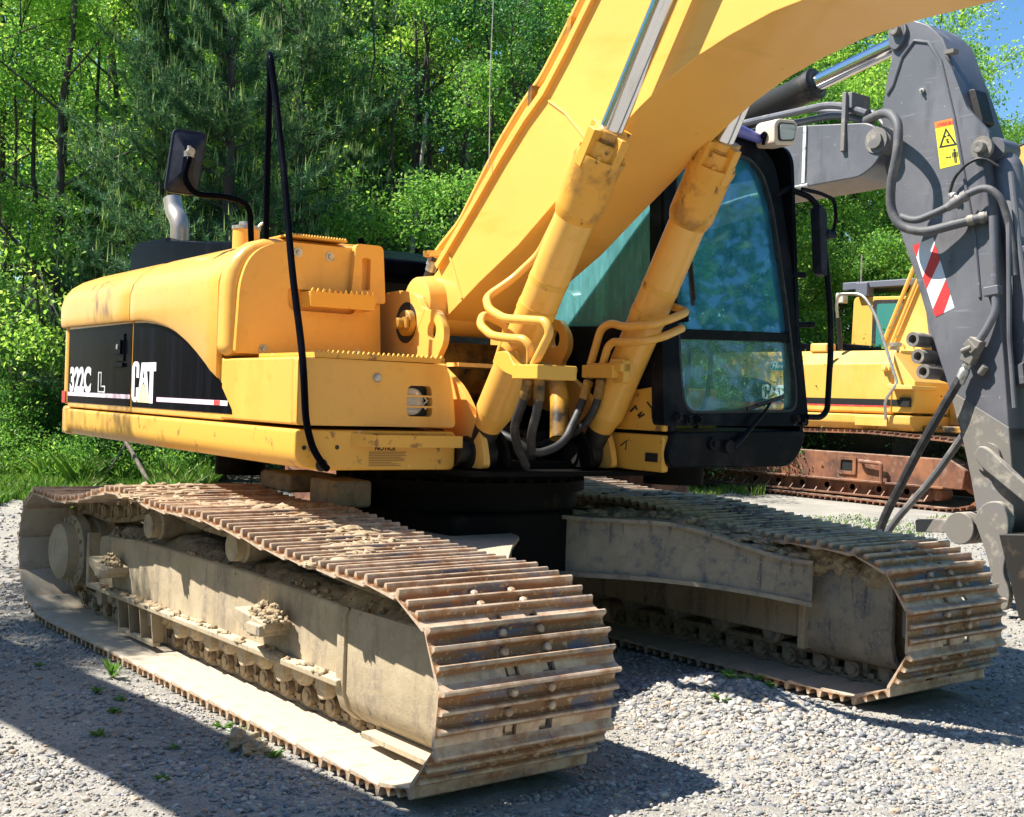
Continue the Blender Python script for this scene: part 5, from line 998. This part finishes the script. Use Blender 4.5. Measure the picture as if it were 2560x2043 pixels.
GROUND = mat('gravelly ground', (.285, .268, .235), .95, layers=[((.38, .355, .30), (1.1, 1.1, 1.1), .45, .65), ((.22, .20, .175), 70, .52, .66), ((.50, .48, .43), 110, .56, .68), ((.25, .235, .19), 2.4, .55, .75), ((.28, .26, .25), 34, .55, .7)], bump=[(.7, 60, .012), (.8, 140, .006)])
np_obj('ground', np.stack([XX, YY, ZZ], -1).reshape(-1, 3), GF, GROUND, kind='structure')
# loose stones, thickest near the camera
STONE = mat('pebbles', (.4, .4, .4), .9, rand=('island', [(0, (.13, .14, .165)), (.25, (.32, .305, .275)), (.5, (.22, .23, .255)), (.68, (.42, .38, .31)), (.82, (.48, .46, .43)), (.93, (.40, .28, .19)), (1, (.60, .58, .54))]), layers=[((.46, .43, .36), 60, .55, .75)], bump=[(.2, 150, .003)])
def stones(n, d0, d1, pw, r0, r1, sub, heap=False, umax=1.12):
    if heap:
        x = RNG.normal(1.84, .42, n); y = RNG.normal(.32, .27, n)
    else:
        D = d0+(d1-d0)*RNG.random(n)**pw; u = RNG.uniform(-umax, umax, n)
        x = CAM[0]+FH[0]*D+RH[0]*D*u*.4115; y = CAM[1]+FH[1]*D+RH[1]*D*u*.4115
    rut = np.exp(-((y-.18*x+2.55)/.16)**2)+np.exp(-((y-.3*x+.35)/.22)**2)*(x > 2.2)
    patch = -1.3*rut+np.sin(x*1.9+y*.7)*np.sin(y*2.3-x*.5)+.5*np.sin(x*5.1-y*3.3)
    keep = (RNG.random(n) < np.clip(.72+.38*patch, .25, 1)) | heap
    clear = ~((np.abs(np.abs(y)-YC) < .40) & (x > -2.35) & (x < 2.12)); keep &= clear
    x, y = x[keep], y[keep]; n = len(x)
    r = r0+(r1-r0)*RNG.random(n)**3.2
    bv = np.array(ICO[sub][0]); bf = np.array(ICO[sub][1]); k = len(bv)
    ph = RNG.uniform(0, 6.28, (n, 3)); sc = np.stack([RNG.uniform(.8, 1.5, n), RNG.uniform(.7, 1.1, n), RNG.uniform(.4, .75, n)], -1)
    q = 1+.16*np.sin(bv[None, :, 0]*2.3+ph[:, :1])+.13*np.sin(bv[None, :, 1]*3.1+ph[:, 1:2])+.10*np.sin(bv[None, :, 2]*4+ph[:, 2:])+RNG.normal(0, .07, (n, k))
    P = bv[None]*q[..., None]*sc[:, None, :]*r[:, None, None]
    a = RNG.uniform(0, 6.28, n); t = RNG.normal(0, .35, n)
    c, s_ = np.cos(t)[:, None], np.sin(t)[:, None]; P = np.stack([P[..., 0]*c-P[..., 2]*s_, P[..., 1], P[..., 0]*s_+P[..., 2]*c], -1)
    c, s_ = np.cos(a)[:, None], np.sin(a)[:, None]; P = np.stack([P[..., 0]*c-P[..., 1]*s_, P[..., 0]*s_+P[..., 1]*c, P[..., 2]], -1)
    P += np.stack([x, y, gh(x, y)+r*.22], -1)[:, None, :]
    return P.reshape(-1, 3), (bf[None]+np.arange(n)[:, None, None]*k).reshape(-1, 3)
allv, allf, o_ = [], [], 0
for spec in ((14000, 2.6, 4.8, .85, .0055, .0145, 1), (46000, 2.7, 6.0, .85, .003, .009, 0), (44000, 4.5, 9.0, .9, .005, .016, 0), (20000, 8.0, 17, .9, .008, .028, 0), (5200, 0, 0, 1, .006, .019, 1, True), (420, 2.8, 8, .9, .013, .027, 2)):
    v, f = stones(*spec); allv.append(v); allf.append(f+o_); o_ += len(v)
np_obj('gravel', np.concatenate(allv), np.concatenate(allf), STONE, kind='stuff')
# a few clods thrown from the tracks
for i, (x, y, r, lab) in enumerate(((1.05, -1.86, .06, 'brown earth clod on the gravel beside the near track'), (1.13, -1.845, .045, 'smaller brown earth clod against the bigger one beside the near track'))):
    tag(MB().lump((x, y, float(gh(x, y))+r*.4), r, 1.2, 1, .75, 3, .4).build('earth_clod', MUD, None), lab, 'clod')

# ------------------------------------------------------------------ leaves
def leafmat(name, cols, trans=.45, rough=.5):
    m = bpy.data.materials.new(name); m.use_nodes = True; n = m.node_tree.nodes; L = m.node_tree.links; n.clear()
    o = n.new('ShaderNodeOutputMaterial'); g = n.new('ShaderNodeNewGeometry'); r = n.new('ShaderNodeValToRGB'); e = r.color_ramp.elements
    for i, (p, c) in enumerate(cols):
        q = e[i] if i < 2 else e.new(p); q.position = p; q.color = rgb(c)
    L.new(g.outputs['Random Per Island'], r.inputs[0])
    d = n.new('ShaderNodeBsdfPrincipled'); d.inputs['Roughness'].default_value = rough; d.inputs['Specular IOR Level'].default_value = .45; L.new(r.outputs[0], d.inputs['Base Color'])
    t = n.new('ShaderNodeBsdfTranslucent'); h = n.new('ShaderNodeHueSaturation'); h.inputs['Value'].default_value = 1.6; h.inputs['Hue'].default_value = .492; L.new(r.outputs[0], h.inputs['Color']); L.new(h.outputs[0], t.inputs[0])
    x = n.new('ShaderNodeMixShader'); x.inputs[0].default_value = trans; L.new(d.outputs[0], x.inputs[1]); L.new(t.outputs[0], x.inputs[2]); L.new(x.outputs[0], o.inputs[0]); return m
LEAF = leafmat('maple leaves', [(0, (.06, .18, .03)), (.4, (.11, .29, .04)), (.75, (.20, .41, .055)), (1, (.34, .52, .09))], .5)
LEAFY = leafmat('yellow-green birch leaves', [(0, (.12, .27, .035)), (.4, (.22, .43, .05)), (.8, (.34, .55, .075)), (1, (.50, .64, .12))], .55)  # lighter, yellower greens for birch and ash
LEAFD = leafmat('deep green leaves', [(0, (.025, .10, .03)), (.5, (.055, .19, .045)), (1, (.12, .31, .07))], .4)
NEED = leafmat('pine needles', [(0, (.018, .065, .035)), (.5, (.05, .15, .062)), (.85, (.12, .27, .09)), (1, (.22, .38, .12))], .25)
CANDLE = leafmat('young pine shoots', [(0, (.24, .36, .09)), (1, (.42, .50, .16))], .25)
GRASS = leafmat('meadow grass', [(0, (.06, .15, .02)), (.5, (.11, .25, .03)), (.9, (.20, .33, .05)), (1, (.30, .28, .12))], .4)
WEED = leafmat('weed leaves', [(0, (.05, .14, .02)), (1, (.14, .28, .04))], .35)
BARK = mat('dark bark', (.055, .045, .038), .95, layers=[((.12, .10, .085), (18, 18, 2.5), .5, .7), ((.15, .16, .13), 5, .6, .75)], bump=[(.8, (30, 30, 5), .02)])
BARKL = mat('pale birch bark', (.40, .37, .33), .85, layers=[((.10, .09, .08), (6, 6, 30), .60, .68), ((.26, .24, .2), 6, .5, .7)], bump=[(.3, 30, .006)])
def leaf_quads(C, size, rng, up=.35, asp=.62):
    n = len(C); d = rng.normal(0, 1, (n, 3)); d[:, 2] -= .25; d /= np.linalg.norm(d, axis=1)[:, None]
    nr = rng.normal(0, 1, (n, 3)); nr[:, 2] += up*2.2; s_ = np.cross(d, nr); s_ /= np.linalg.norm(s_, axis=1)[:, None]+1e-9; nn = np.cross(s_, d)
    L_ = (size*rng.uniform(.65, 1.35, n))[:, None]; W_ = L_*asp*.5
    V = np.stack([C, C+d*L_*.45+s_*W_+nn*L_*.10, C+d*L_, C+d*L_*.45-s_*W_+nn*L_*.10], 1).reshape(-1, 3)
    return V, np.arange(n*4).reshape(n, 4)
def skeleton(H, rng, lean=.05, nb=16, spread=.30, low=.25, rad=.11):
    mb = MB(); tips = []
    ax = [Vector((0, 0, -.1))]; a = rng.uniform(0, 6.28); k = 9
    for i in range(1, k+1):
        t = i/k; ax.append(Vector((math.cos(a)*lean*H*t**1.4+rng.normal(0, .015*H*.4), math.sin(a)*lean*H*t**1.4+rng.normal(0, .015*H*.4), H*t)))
    mb.tube(ax, [rad*(1-.86*i/k) for i in range(k+1)], 8)
    def P(t): i = min(int(t*k), k-1); return ax[i].lerp(ax[i+1], t*k-i)
    for b in range(nb):
        t = low+(1-low)*(b+rng.random())/nb; p = P(min(t, .985)); az = b*2.4+rng.normal(0, .5)
        ln = H*spread*(1.15-.75*(t-low)/(1-low))*rng.uniform(.65, 1.15); el = rng.uniform(.25, .85)+.35*(t-.5)
        d = Vector((math.cos(az)*math.cos(el), math.sin(az)*math.cos(el), math.sin(el))); pts = [p]; m = 5
        for i in range(1, m+1):
            d = (d+Vector(rng.normal(0, .13, 3))+Vector((0, 0, -.03))).normalized(); pts.append(pts[-1]+d*ln/m)
        r0 = rad*(1-.86*t)*.5; mb.tube(pts, [max(r0*(1-.85*i/m), .006) for i in range(m+1)], 5)
        for i in range(2, m+1):
            tips.append((pts[i], .30+.1*ln*.3))
            for _ in range(2):
                dd = (d+Vector(rng.normal(0, .6, 3))).normalized(); q = pts[i]+dd*ln*rng.uniform(.18, .42); mb.tube([pts[i], pts[i].lerp(q, .5)+Vector(rng.normal(0, .03, 3)), q], [max(r0*.3, .006), .006, .004], 4)
                tips.append((q, .30)); tips.append((pts[i].lerp(q, .55), .26))
    return mb, tips
def make_tree(seed, H, nleaf, lm, bark, size=.085, **kw):
    rng = np.random.default_rng(seed); mb, tips = skeleton(H, rng, **kw)
    w = rng.gamma(.75, 1, len(tips)); w /= w.sum(); pick = rng.choice(len(tips), nleaf, p=w)
    C = np.array([tuple(t[0]) for t in tips])[pick]; s_ = np.array([t[1] for t in tips])[pick]
    C = C+rng.normal(0, 1, C.shape)*np.stack([s_, s_, s_*.55], -1)*.75; C = C[C[:, 2] > .3]
    V, F_ = leaf_quads(C, size, rng)
    return mb.mesh('trunk', bark, 60), np_mesh('crown', V, F_, lm, False)
def make_pine(seed, H, rad=.12, dens=1.0):
    rng = np.random.default_rng(seed); mb = MB(); mb.tube([(0, 0, -.1), (.03, 0, H*.5), (0, .04, H)], [rad, rad*.65, .015], 8); T = []; E = []
    z = .5
    while z < H-.2:
        f = 1-z/H; ln = H*.30*(f**.8)+.18
        for b in range(6):
            az = rng.uniform(0, 6.28); l = ln*rng.uniform(.7, 1.1); el = .05+.5*(1-f)
            p = Vector((0, 0, z+rng.uniform(-.1, .1))); d = Vector((math.cos(az)*math.cos(el), math.sin(az)*math.cos(el), math.sin(el))); pts = [p]; m = 6
            for i in range(m): d = (d+Vector((0, 0, .045))+Vector(rng.normal(0, .05, 3))).normalized(); pts.append(pts[-1]+d*l/m)
            mb.tube(pts, [max(.022*(1-i/m)*f+.005, .005) for i in range(m+1)], 5)
            for i in range(2, m+1):
                T.append((pts[i], d))
                for s_ in (-1, 1):
                    sd = (d.cross(Vector((0, 0, 1)))*s_+d*.8+Vector((0, 0, .25))+Vector(rng.normal(0, .2, 3))).normalized()
                    for q in np.linspace(.35, 1, 3): T.append((pts[i]+sd*l*.30*q*(1.15-i/m*.5), sd))
            E.append((pts[-1], d))
        z += rng.uniform(.34, .46)
    T += [(Vector((0, 0, H)), Vector((0, 0, 1)))]
    n = len(T); k = int(34*dens); Pc = np.array([tuple(t[0]) for t in T]); Dc = np.array([tuple(t[1]) for t in T])
    P_ = np.repeat(Pc, k, 0)-np.repeat(Dc, k, 0)*rng.uniform(0, .16, (n*k, 1)); dv = np.repeat(Dc, k, 0)*.75+rng.normal(0, .62, (n*k, 3)); dv[:, 2] += .12; dv /= np.linalg.norm(dv, axis=1)[:, None]
    L_ = rng.uniform(.09, .155, (n*k, 1)); sd = np.cross(dv, rng.normal(0, 1, (n*k, 3))); sd /= np.linalg.norm(sd, axis=1)[:, None]; wd = .0050
    V = np.stack([P_-sd*wd, P_+sd*wd, P_+dv*L_], 1).reshape(-1, 3); F_ = np.arange(n*k*3).reshape(-1, 3)
    sel = rng.random(n) < .30; Q = Pc[sel]; cv = []; 
    for q, d in zip(Q, Dc[sel]):
        for j in range(rng.integers(1, 4)):
            o = q+rng.normal(0, .03, 3); u = np.array([rng.normal(0, .14), rng.normal(0, .14), 1]); h = rng.uniform(.12, .32); a = rng.uniform(0, 6.28)
            for t in (0, 2.1, 4.2):
                e = np.array([math.cos(a+t), math.sin(a+t), 0])*.012; e2 = np.array([math.cos(a+t+2.1), math.sin(a+t+2.1), 0])*.012; cv += [o+e, o+e2, o+u*h]
    cv = np.array(cv)
    return mb.mesh('trunk', BARK, 60), np_mesh('needles', V, F_, NEED, False), np_mesh('shoots', cv, np.arange(len(cv)).reshape(-1, 3), CANDLE, False)
KINDS = {'maple': make_tree(21, 10.5, 19000, LEAF, BARK, .075), 'oak': make_tree(22, 11.5, 20000, LEAFD, BARK, .078, spread=.33, low=.16), 'birch': make_tree(23, 12, 20000, LEAFY, BARKL, .068, lean=.09, spread=.26, low=.30, rad=.085),
         'ash': make_tree(24, 9.0, 17500, LEAFY, BARK, .068, spread=.34, low=.14, rad=.085), 'sapling': make_tree(25, 4.6, 11000, LEAF, BARK, .065, spread=.40, low=.10, rad=.04, nb=12), 'shrub': make_tree(26, 2.1, 6500, LEAFD, BARK, .055, spread=.62, low=.04, rad=.022, nb=12)}
PINES = [make_pine(31, 7.5, dens=.75), make_pine(32, 9.5, .14, dens=.72)]
def plant_tree(name, meshes, pos, s_, rz, label, cat, group, parts=('trunk', 'crown', 'shoots'), tilt=(0, 0)):
    t = empty(name, label, cat, (pos[0], pos[1], float(gh(*pos))-.03), group); t.rotation_euler = (tilt[0], tilt[1], rz); t.scale = (s_, s_, s_)
    for nm, me in zip(parts, meshes):
        o = bpy.data.objects.new(nm, me); COL.objects.link(o); o.parent = t
    return t
GT = 'leafy trees along the forest edge'; GP = 'pines at the forest edge'
LBL = {'maple': 'mid-green leafy tree in the forest edge behind the machines', 'oak': 'dark green broad-leaved tree in the forest edge behind the machines', 'birch': 'pale-barked slender tree with light leaves in the forest edge', 'ash': 'yellow-green sunlit leafy tree in the forest edge behind the machines'}
trees = [(19.5, -.905, 'ash', 1.15, .3), (21, -1.08, 'maple', 1.0, 1), (23.5, -.98, 'ash', 1.25, 2), (24, -.80, 'ash', 1.25, 4), (27, -.68, 'maple', 1.2, 5), (26, -.55, 'birch', 1.1, .5),
         (25.5, -.36, 'ash', 1.2, 2.2), (23, -.42, 'oak', .70, 1.1), (27.5, -.25, 'maple', 1.15, 3), (22.5, -.19, 'maple', .92, 4.1), (24.5, -.10, 'birch', 1.05, 1.6), (21.5, -.07, 'oak', .75, .2), (26, 0, 'ash', 1.2, 3.3),
         (23.5, .06, 'maple', .95, 5.2), (27, .14, 'oak', 1.0, 2.9), (25, .22, 'ash', 1.0, 1.9), (28, .32, 'maple', 1.05, .9), (26, .40, 'oak', .8, 4.4), (29, .47, 'ash', 1.05, 2.0), (25, .53, 'maple', .72, 3.7),
         (29, .56, 'ash', 1.22, 5.0), (27, .64, 'oak', .75, .6), (29, .68, 'ash', 1.30, 1.2), (28, .60, 'ash', 1.0, 2.2), (26.5, .755, 'maple', .80, 2.6), (30, .77, 'ash', 1.25, 4.9), (27, .93, 'oak', .56, 3.1), (32, .865, 'ash', .96, .7), (30, 1.0, 'ash', .78, 1.5), (34, 1.06, 'ash', .80, 2.5), (31, .94, 'birch', .72, 3.9), (22, -1.2, 'maple', 1.1, 2.0)]
for i, (D, u, k, s_, rz) in enumerate(trees): plant_tree('leafy_tree', KINDS[k], at(D, u), s_, rz, LBL[k], 'tree', GT+' of the '+{'maple': 'mid-green kind', 'oak': 'dark kind', 'birch': 'pale-barked kind', 'ash': 'yellow-green kind'}[k])
for i in range(22):
    u = -1.25+i*.112; D = 33+3*math.sin(i*2.7); k = ('maple', 'oak', 'ash')[i % 3]; s_ = 1.4 if u < .35 else (1.2 if u < .72 else .6)
    plant_tree('leafy_tree', KINDS[k], at(D, u), s_, i*1.7, LBL[k], 'tree', GT+' of the '+{'maple': 'mid-green kind', 'oak': 'dark kind', 'ash': 'yellow-green kind'}[k])
for D, u, k, s_, rz, lab in ((19.6, -.70, 1, .92, 0, 'dark pine with pale upright shoots, left of the mirror'), (19.0, -.57, 0, 1.12, 1.2, 'tallest dark pine with pale shoots behind the black mirror'), (20.5, -.84, 0, .62, 2.2, 'small pine low at the far left of the forest edge'),
                             (22.0, -.43, 1, 1.05, 3.1, 'soft light-green pine behind the top of the black handrail'), (21.0, -.32, 0, .72, 4.0, 'short pine directly behind the handrail'), (24.5, -.27, 1, 1.12, 5.1, 'pine in the gap between the handrail and the boom')):
    plant_tree('pine_tree', PINES[k], at(D, u), s_, rz, lab, 'pine', GP, ('trunk', 'needles', 'shoots'))
for D, u, s_, rz in ((19.5, -.98, .9, 0), (20.2, -.88, .8, 2), (18.8, -1.05, .7, 4), (19.5, -.36, .85, 1), (20.5, -.24, .95, 3), (20.0, -.14, 1.0, 5), (20.5, -.02, .9, 2), (22, .1, 1.0, 1), (23.5, .36, .9, 3), (24, .52, 1.0, 5), (24.5, .60, .85, .4), (24, .68, 1.0, 1.4), (25, .80, 1.0, 2.4), (25, .92, 1.1, 3.4), (26, 1.03, 1.1, 4.4), (22.5, .28, .9, 5)):
    plant_tree('sapling', KINDS['sapling'], at(D, u), s_, rz, 'young leafy sapling in front of the taller forest edge trees', 'sapling', 'saplings in front of the forest edge')
for i in range(34):
    u = -1.1+i*.066; D = 18.6+1.8*math.sin(i*1.9)+(4.2 if u > .15 else 0)+(1.0 if -.3 < u <= .15 else 0)+(1.6 if u < -.5 else 0)
    plant_tree('shrub', KINDS['shrub'], at(D, u), (.75+.35*abs(math.sin(i*3.3)))*(.62 if u < -.5 else 1), i*1.3, 'low dark leafy shrub at the foot of the forest edge', 'shrub', 'shrubs at the foot of the trees')
# trees standing out of frame on the left whose leaves dapple the hood
for p, k, s_ in (((-5.6, -5.7), 'maple', .8), ((-4.0, -5.3), 'maple', .62), ((-9.6, -7.6), 'ash', 1.0), ((-12.5, -8.5), 'maple', 1.0)):
    plant_tree('leafy_tree', KINDS[k], p, s_, 1.0, 'leafy tree out of the picture on the left, dappling the engine hood', 'tree', 'trees beyond the left edge')
# dim forest mass behind the separate trees
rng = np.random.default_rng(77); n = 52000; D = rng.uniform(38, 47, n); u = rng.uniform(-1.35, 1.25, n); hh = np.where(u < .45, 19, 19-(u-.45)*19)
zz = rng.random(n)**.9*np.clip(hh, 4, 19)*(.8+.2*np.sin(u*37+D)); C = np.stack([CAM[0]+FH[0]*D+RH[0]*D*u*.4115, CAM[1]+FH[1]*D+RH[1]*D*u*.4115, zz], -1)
V, F_ = leaf_quads(C, .42, rng); m_ = 46000; az = rng.uniform(.75, 2*math.pi-.75, m_)+YAW; rr_ = rng.uniform(21, 27, m_); C2 = np.stack([CAM[0]+rr_*np.cos(az), CAM[1]+rr_*np.sin(az), rng.random(m_)**.9*(8.5+1.5*np.sin(az*17)+8*np.clip(np.cos(az-.62)*1.6-.5, 0, 1))], -1); V2, F2 = leaf_quads(C2, .50, rng)  # unseen leaf ring around the camera added for reflections and less sky fill
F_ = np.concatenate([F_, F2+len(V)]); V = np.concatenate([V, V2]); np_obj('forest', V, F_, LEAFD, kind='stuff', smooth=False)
# leaf litter under the trees
a = np.linspace(-1.5, 1.5, 60); dd = np.concatenate([np.linspace(19.5, 30, 24), np.linspace(32, 70, 12)]); UU, DD = np.meshgrid(a, dd)
fx = CAM[0]+FH[0]*DD+RH[0]*DD*UU*.4115; fy = CAM[1]+FH[1]*DD+RH[1]*DD*UU*.4115
sh = np.where(UU > .1, 3.6, 0)+1.0*np.sin(UU*9)*(DD < 21); fx += FH[0]*sh*(DD < 31); fy += FH[1]*sh*(DD < 31)
fz = gh(fx, fy)+.03+.05*np.sin(fx*2.3)*np.sin(fy*1.9); ii = np.arange(fx.size).reshape(fx.shape)
np_obj('forest_floor', np.stack([fx, fy, fz], -1).reshape(-1, 3), np.stack([ii[:-1, :-1], ii[:-1, 1:], ii[1:, 1:], ii[1:, :-1]], -1).reshape(-1, 4), mat('leaf litter', (.045, .036, .022), 1, layers=[((.10, .075, .04), 8, .5, .7), ((.03, .05, .015), 2, .5, .7)], bump=[(.8, 20, .04)]), kind='structure')
# grass and weeds on the bank at the left
def blades(n, region, h0, h1, rng, w=.008):
    x, y = region(n); n = len(x); z = gh(x, y); a = rng.uniform(0, 6.28, n); h = rng.uniform(h0, h1, n)*(.6+.4*np.sin(x*2.1)*np.sin(y*1.7)+.3); lean = rng.normal(0, .35, (n, 2))*h[:, None]
    b = np.stack([x, y, z], -1); s_ = np.stack([np.cos(a), np.sin(a), 0*a], -1)*(w*(1+h*2))[:, None]
    mid = b+np.stack([lean[:, 0]*.3, lean[:, 1]*.3, h*.55], -1); tip = b+np.stack([lean[:, 0], lean[:, 1], h], -1)
    V = np.stack([b-s_, b+s_, mid+s_*.8, tip, mid-s_*.8], 1).reshape(-1, 3); k = np.arange(n)*5
    return V, np.stack([k, k+1, k+2, k+3, k+4], -1)
rng = np.random.default_rng(5)
def reg(d0, d1, u0, u1):
    def f(n): D = rng.uniform(d0, d1, n); u = rng.uniform(u0, u1, n); q = D+.5*np.sin(u*31)+.3*np.sin(u*77); return CAM[0]+FH[0]*q+RH[0]*q*u*.4115, CAM[1]+FH[1]*q+RH[1]*q*u*.4115
    return f
parts = [blades(15000, reg(14.6, 17.6, -1.15, -.80), .06, .22, rng), blades(9000, reg(16.2, 18.6, -.84, -.62), .08, .30, rng), blades(13000, reg(17.2, 20.0, -1.15, -.58), .25, .60, rng, .009), blades(1300, reg(14.5, 16.8, .42, .95), .02, .06, rng), blades(500, reg(20, 22, .34, .5), .06, .18, rng)]
o_ = 0; vv, ff = [], []
for v, f in parts: vv.append(v); ff.append(f+o_); o_ += len(v)
np_obj('grass', np.concatenate(vv), np.concatenate(ff), GRASS, kind='stuff', smooth=False)
# taller herbs with broad leaves in the same bank
C = []
for _ in range(420):
    x, y = reg(17.0, 19.6, -1.12, -.60)(1); h = rng.uniform(.35, .85); z = float(gh(x, y)[0]); m = int(h*70); t = rng.random(m); C.append(np.stack([x+rng.normal(0, .05+.08*t), y+rng.normal(0, .05+.08*t), z+.05+h*t], -1))
C = np.concatenate(C); V, F_ = leaf_quads(C, .062, rng, asp=.42); np_obj('herbs', V, F_, LEAF, kind='stuff', smooth=False)
# little weeds in the gravel
def weed(x, y, n, ln, wd, lab, tall=.8, grp=None):
    mb = MB(); z = float(gh(x, y))
    for i in range(n):
        a = rng.uniform(0, 6.28); e = rng.uniform(tall*.5, tall*1.2); l = ln*rng.uniform(.6, 1.2); d = Vector((math.cos(a)*math.cos(e), math.sin(a)*math.cos(e), math.sin(e))); s_ = Vector((-math.sin(a), math.cos(a), 0))*wd; b = Vector((x, y, z))+Vector(rng.normal(0, ln*.12, 3))*Vector((1, 1, 0)).length*.3; b.z = z
        m_ = b+d*l*.5; t_ = b+d*l-Vector((0, 0, l*.18)); mb.add([b, m_+s_, t_, m_-s_], [(0, 1, 2, 3)])
    return tag(mb.build('weed', WEED, None, smooth=0), lab, 'weed', grp)
weed(-.38, -1.86, 11, .13, .014, 'tallest bright green weed beside the near track edge', 1.25)
for x, y, l, w_, n in ((-.05, -2.05, .06, .010, 10), (.35, -2.12, .055, .010, 14), (.62, -2.28, .05, .008, 16), (.95, -2.10, .045, .009, 9), (.15, -2.02, .05, .008, 12), (1.30, -2.28, .05, .009, 9), (-.75, -2.10, .05, .010, 10)):
    weed(x, y, n, l, w_, 'small low weed in the shaded gravel left of the near track', .7, 'small weeds in the shaded gravel')
for x, y, n in ((.72, -1.78, 16), (.86, -1.775, 20), (1.02, -1.79, 12), (1.22, -1.80, 18)): weed(x, y, n, .06, .008, 'yellowish weed clump growing along the near track edge', .8, 'weed clumps along the track edge')
for x, y, n, l in ((1.68, .36, 14, .09), (1.69, .47, 12, .08), (1.82, .42, 9, .06), (1.80, .16, 8, .07)): weed(x, y, n, l, .016, 'bright broad-leaved weed on the gravel heap between the tracks', .6, 'weeds on the gravel heap')
# fallen wood and hanging twigs
x, y = at(16.2, -.70); x2, y2 = at(17.6, -.80)
bb = MB().tube(fillet([(x2, y2, 1.12), ((x+x2)/2, (y+y2)/2, .72), (x, y, .16)], .4), [.028]*8, 7); bb.tube([((x+x2)/2, (y+y2)/2, .66), at(16.7, -.79)+(.25,)], [.018, .008], 5)
tag(bb.build('fallen_branch', BRANCH, None), 'bare grey branch leaning down to the dirt behind the rear of the near track', 'branch')
a1, a2 = at(20.6, -1.12), at(20.2, -.80); tag(MB().tube([a1+(1.35,), ((a1[0]+a2[0])/2, (a1[1]+a2[1])/2, 1.42), a2+(1.55,)], [.09, .085, .07], 9).build('fallen_log', BARK, None), 'dark fallen trunk lying level among the shrubs at the far left', 'log')
a1 = at(19.2, -.70); tag(MB().lathe((a1[0], a1[1], .3), (.1, 0, 1), [(0, .14), (.3, .11), (.7, .10), (.71, 0)], 12).build('stump', BARK, None), 'short dark tree stump in the grass under the counterweight', 'stump')
for i, (D, u, H_) in enumerate(((20.5, -1.0, 8), (22, -.80, 9), (21.5, -.52, 8.5), (22, -.34, 9), (21.8, -.27, 7.5), (22.3, -.115, 9), (21.7, -.03, 8), (23.5, -.62, 10), (20.8, -.93, 7), (25, .50, 8), (26, .62, 8))):
    x, y = at(D, u); rngt = np.random.default_rng(900+i); mb, tp_ = skeleton(H_, rngt, .05, 9, .17, .25, .055+.02*(i % 3)); t = mb.build('bare_tree', BARK, None, smooth=60); t.location = (x, y, float(gh(x, y))); tag(t, 'thin dark bare trunk standing among the leafy trees', 'tree', 'bare trunks among the leaves')
for (D, u, L_, H_, tl, lab) in ((21, -.905, .0, 9, (.0, .02), 'straight dark tree trunk at the left, in front of the leaves'), (22.5, .10*0-.14, 0, 8, (.05, -.04), 'dark forked trunk seen just left of the boom'), (23, -.20, 0, 9, (.03, .03), 'dark bare trunk between the handrail and the boom')):
    x, y = at(D, u); rngt = np.random.default_rng(int(D*100)); mb, tp_ = skeleton(H_, rngt, .03, 12, .16, .3, .095); t = mb.build('bare_tree', BARK, None, smooth=60); t.location = (x, y, float(gh(x, y))); t.rotation_euler = (tl[0], tl[1], 0); tag(t, lab, 'tree')
for (D, u, u2, H_, lab) in ((21.3, -.245, -.185, 6.5, 'pale leaning dead trunk behind the handrail'), (23.2, -.16, -.10, 8, 'whitish leaning birch trunk to the left of the boom'), (22.4, -.085, -.115, 8.5, 'upright whitish birch trunk beside the boom')):
    x, y = at(D, u); x2, y2 = at(D+.8, u2); tag(MB().tube([(x, y, 0), ((x+x2)/2+.05, (y+y2)/2, H_*.5), (x2, y2, H_)], [.07, .055, .025], 8).build('leaning_trunk', BARKL, None), lab, 'trunk')
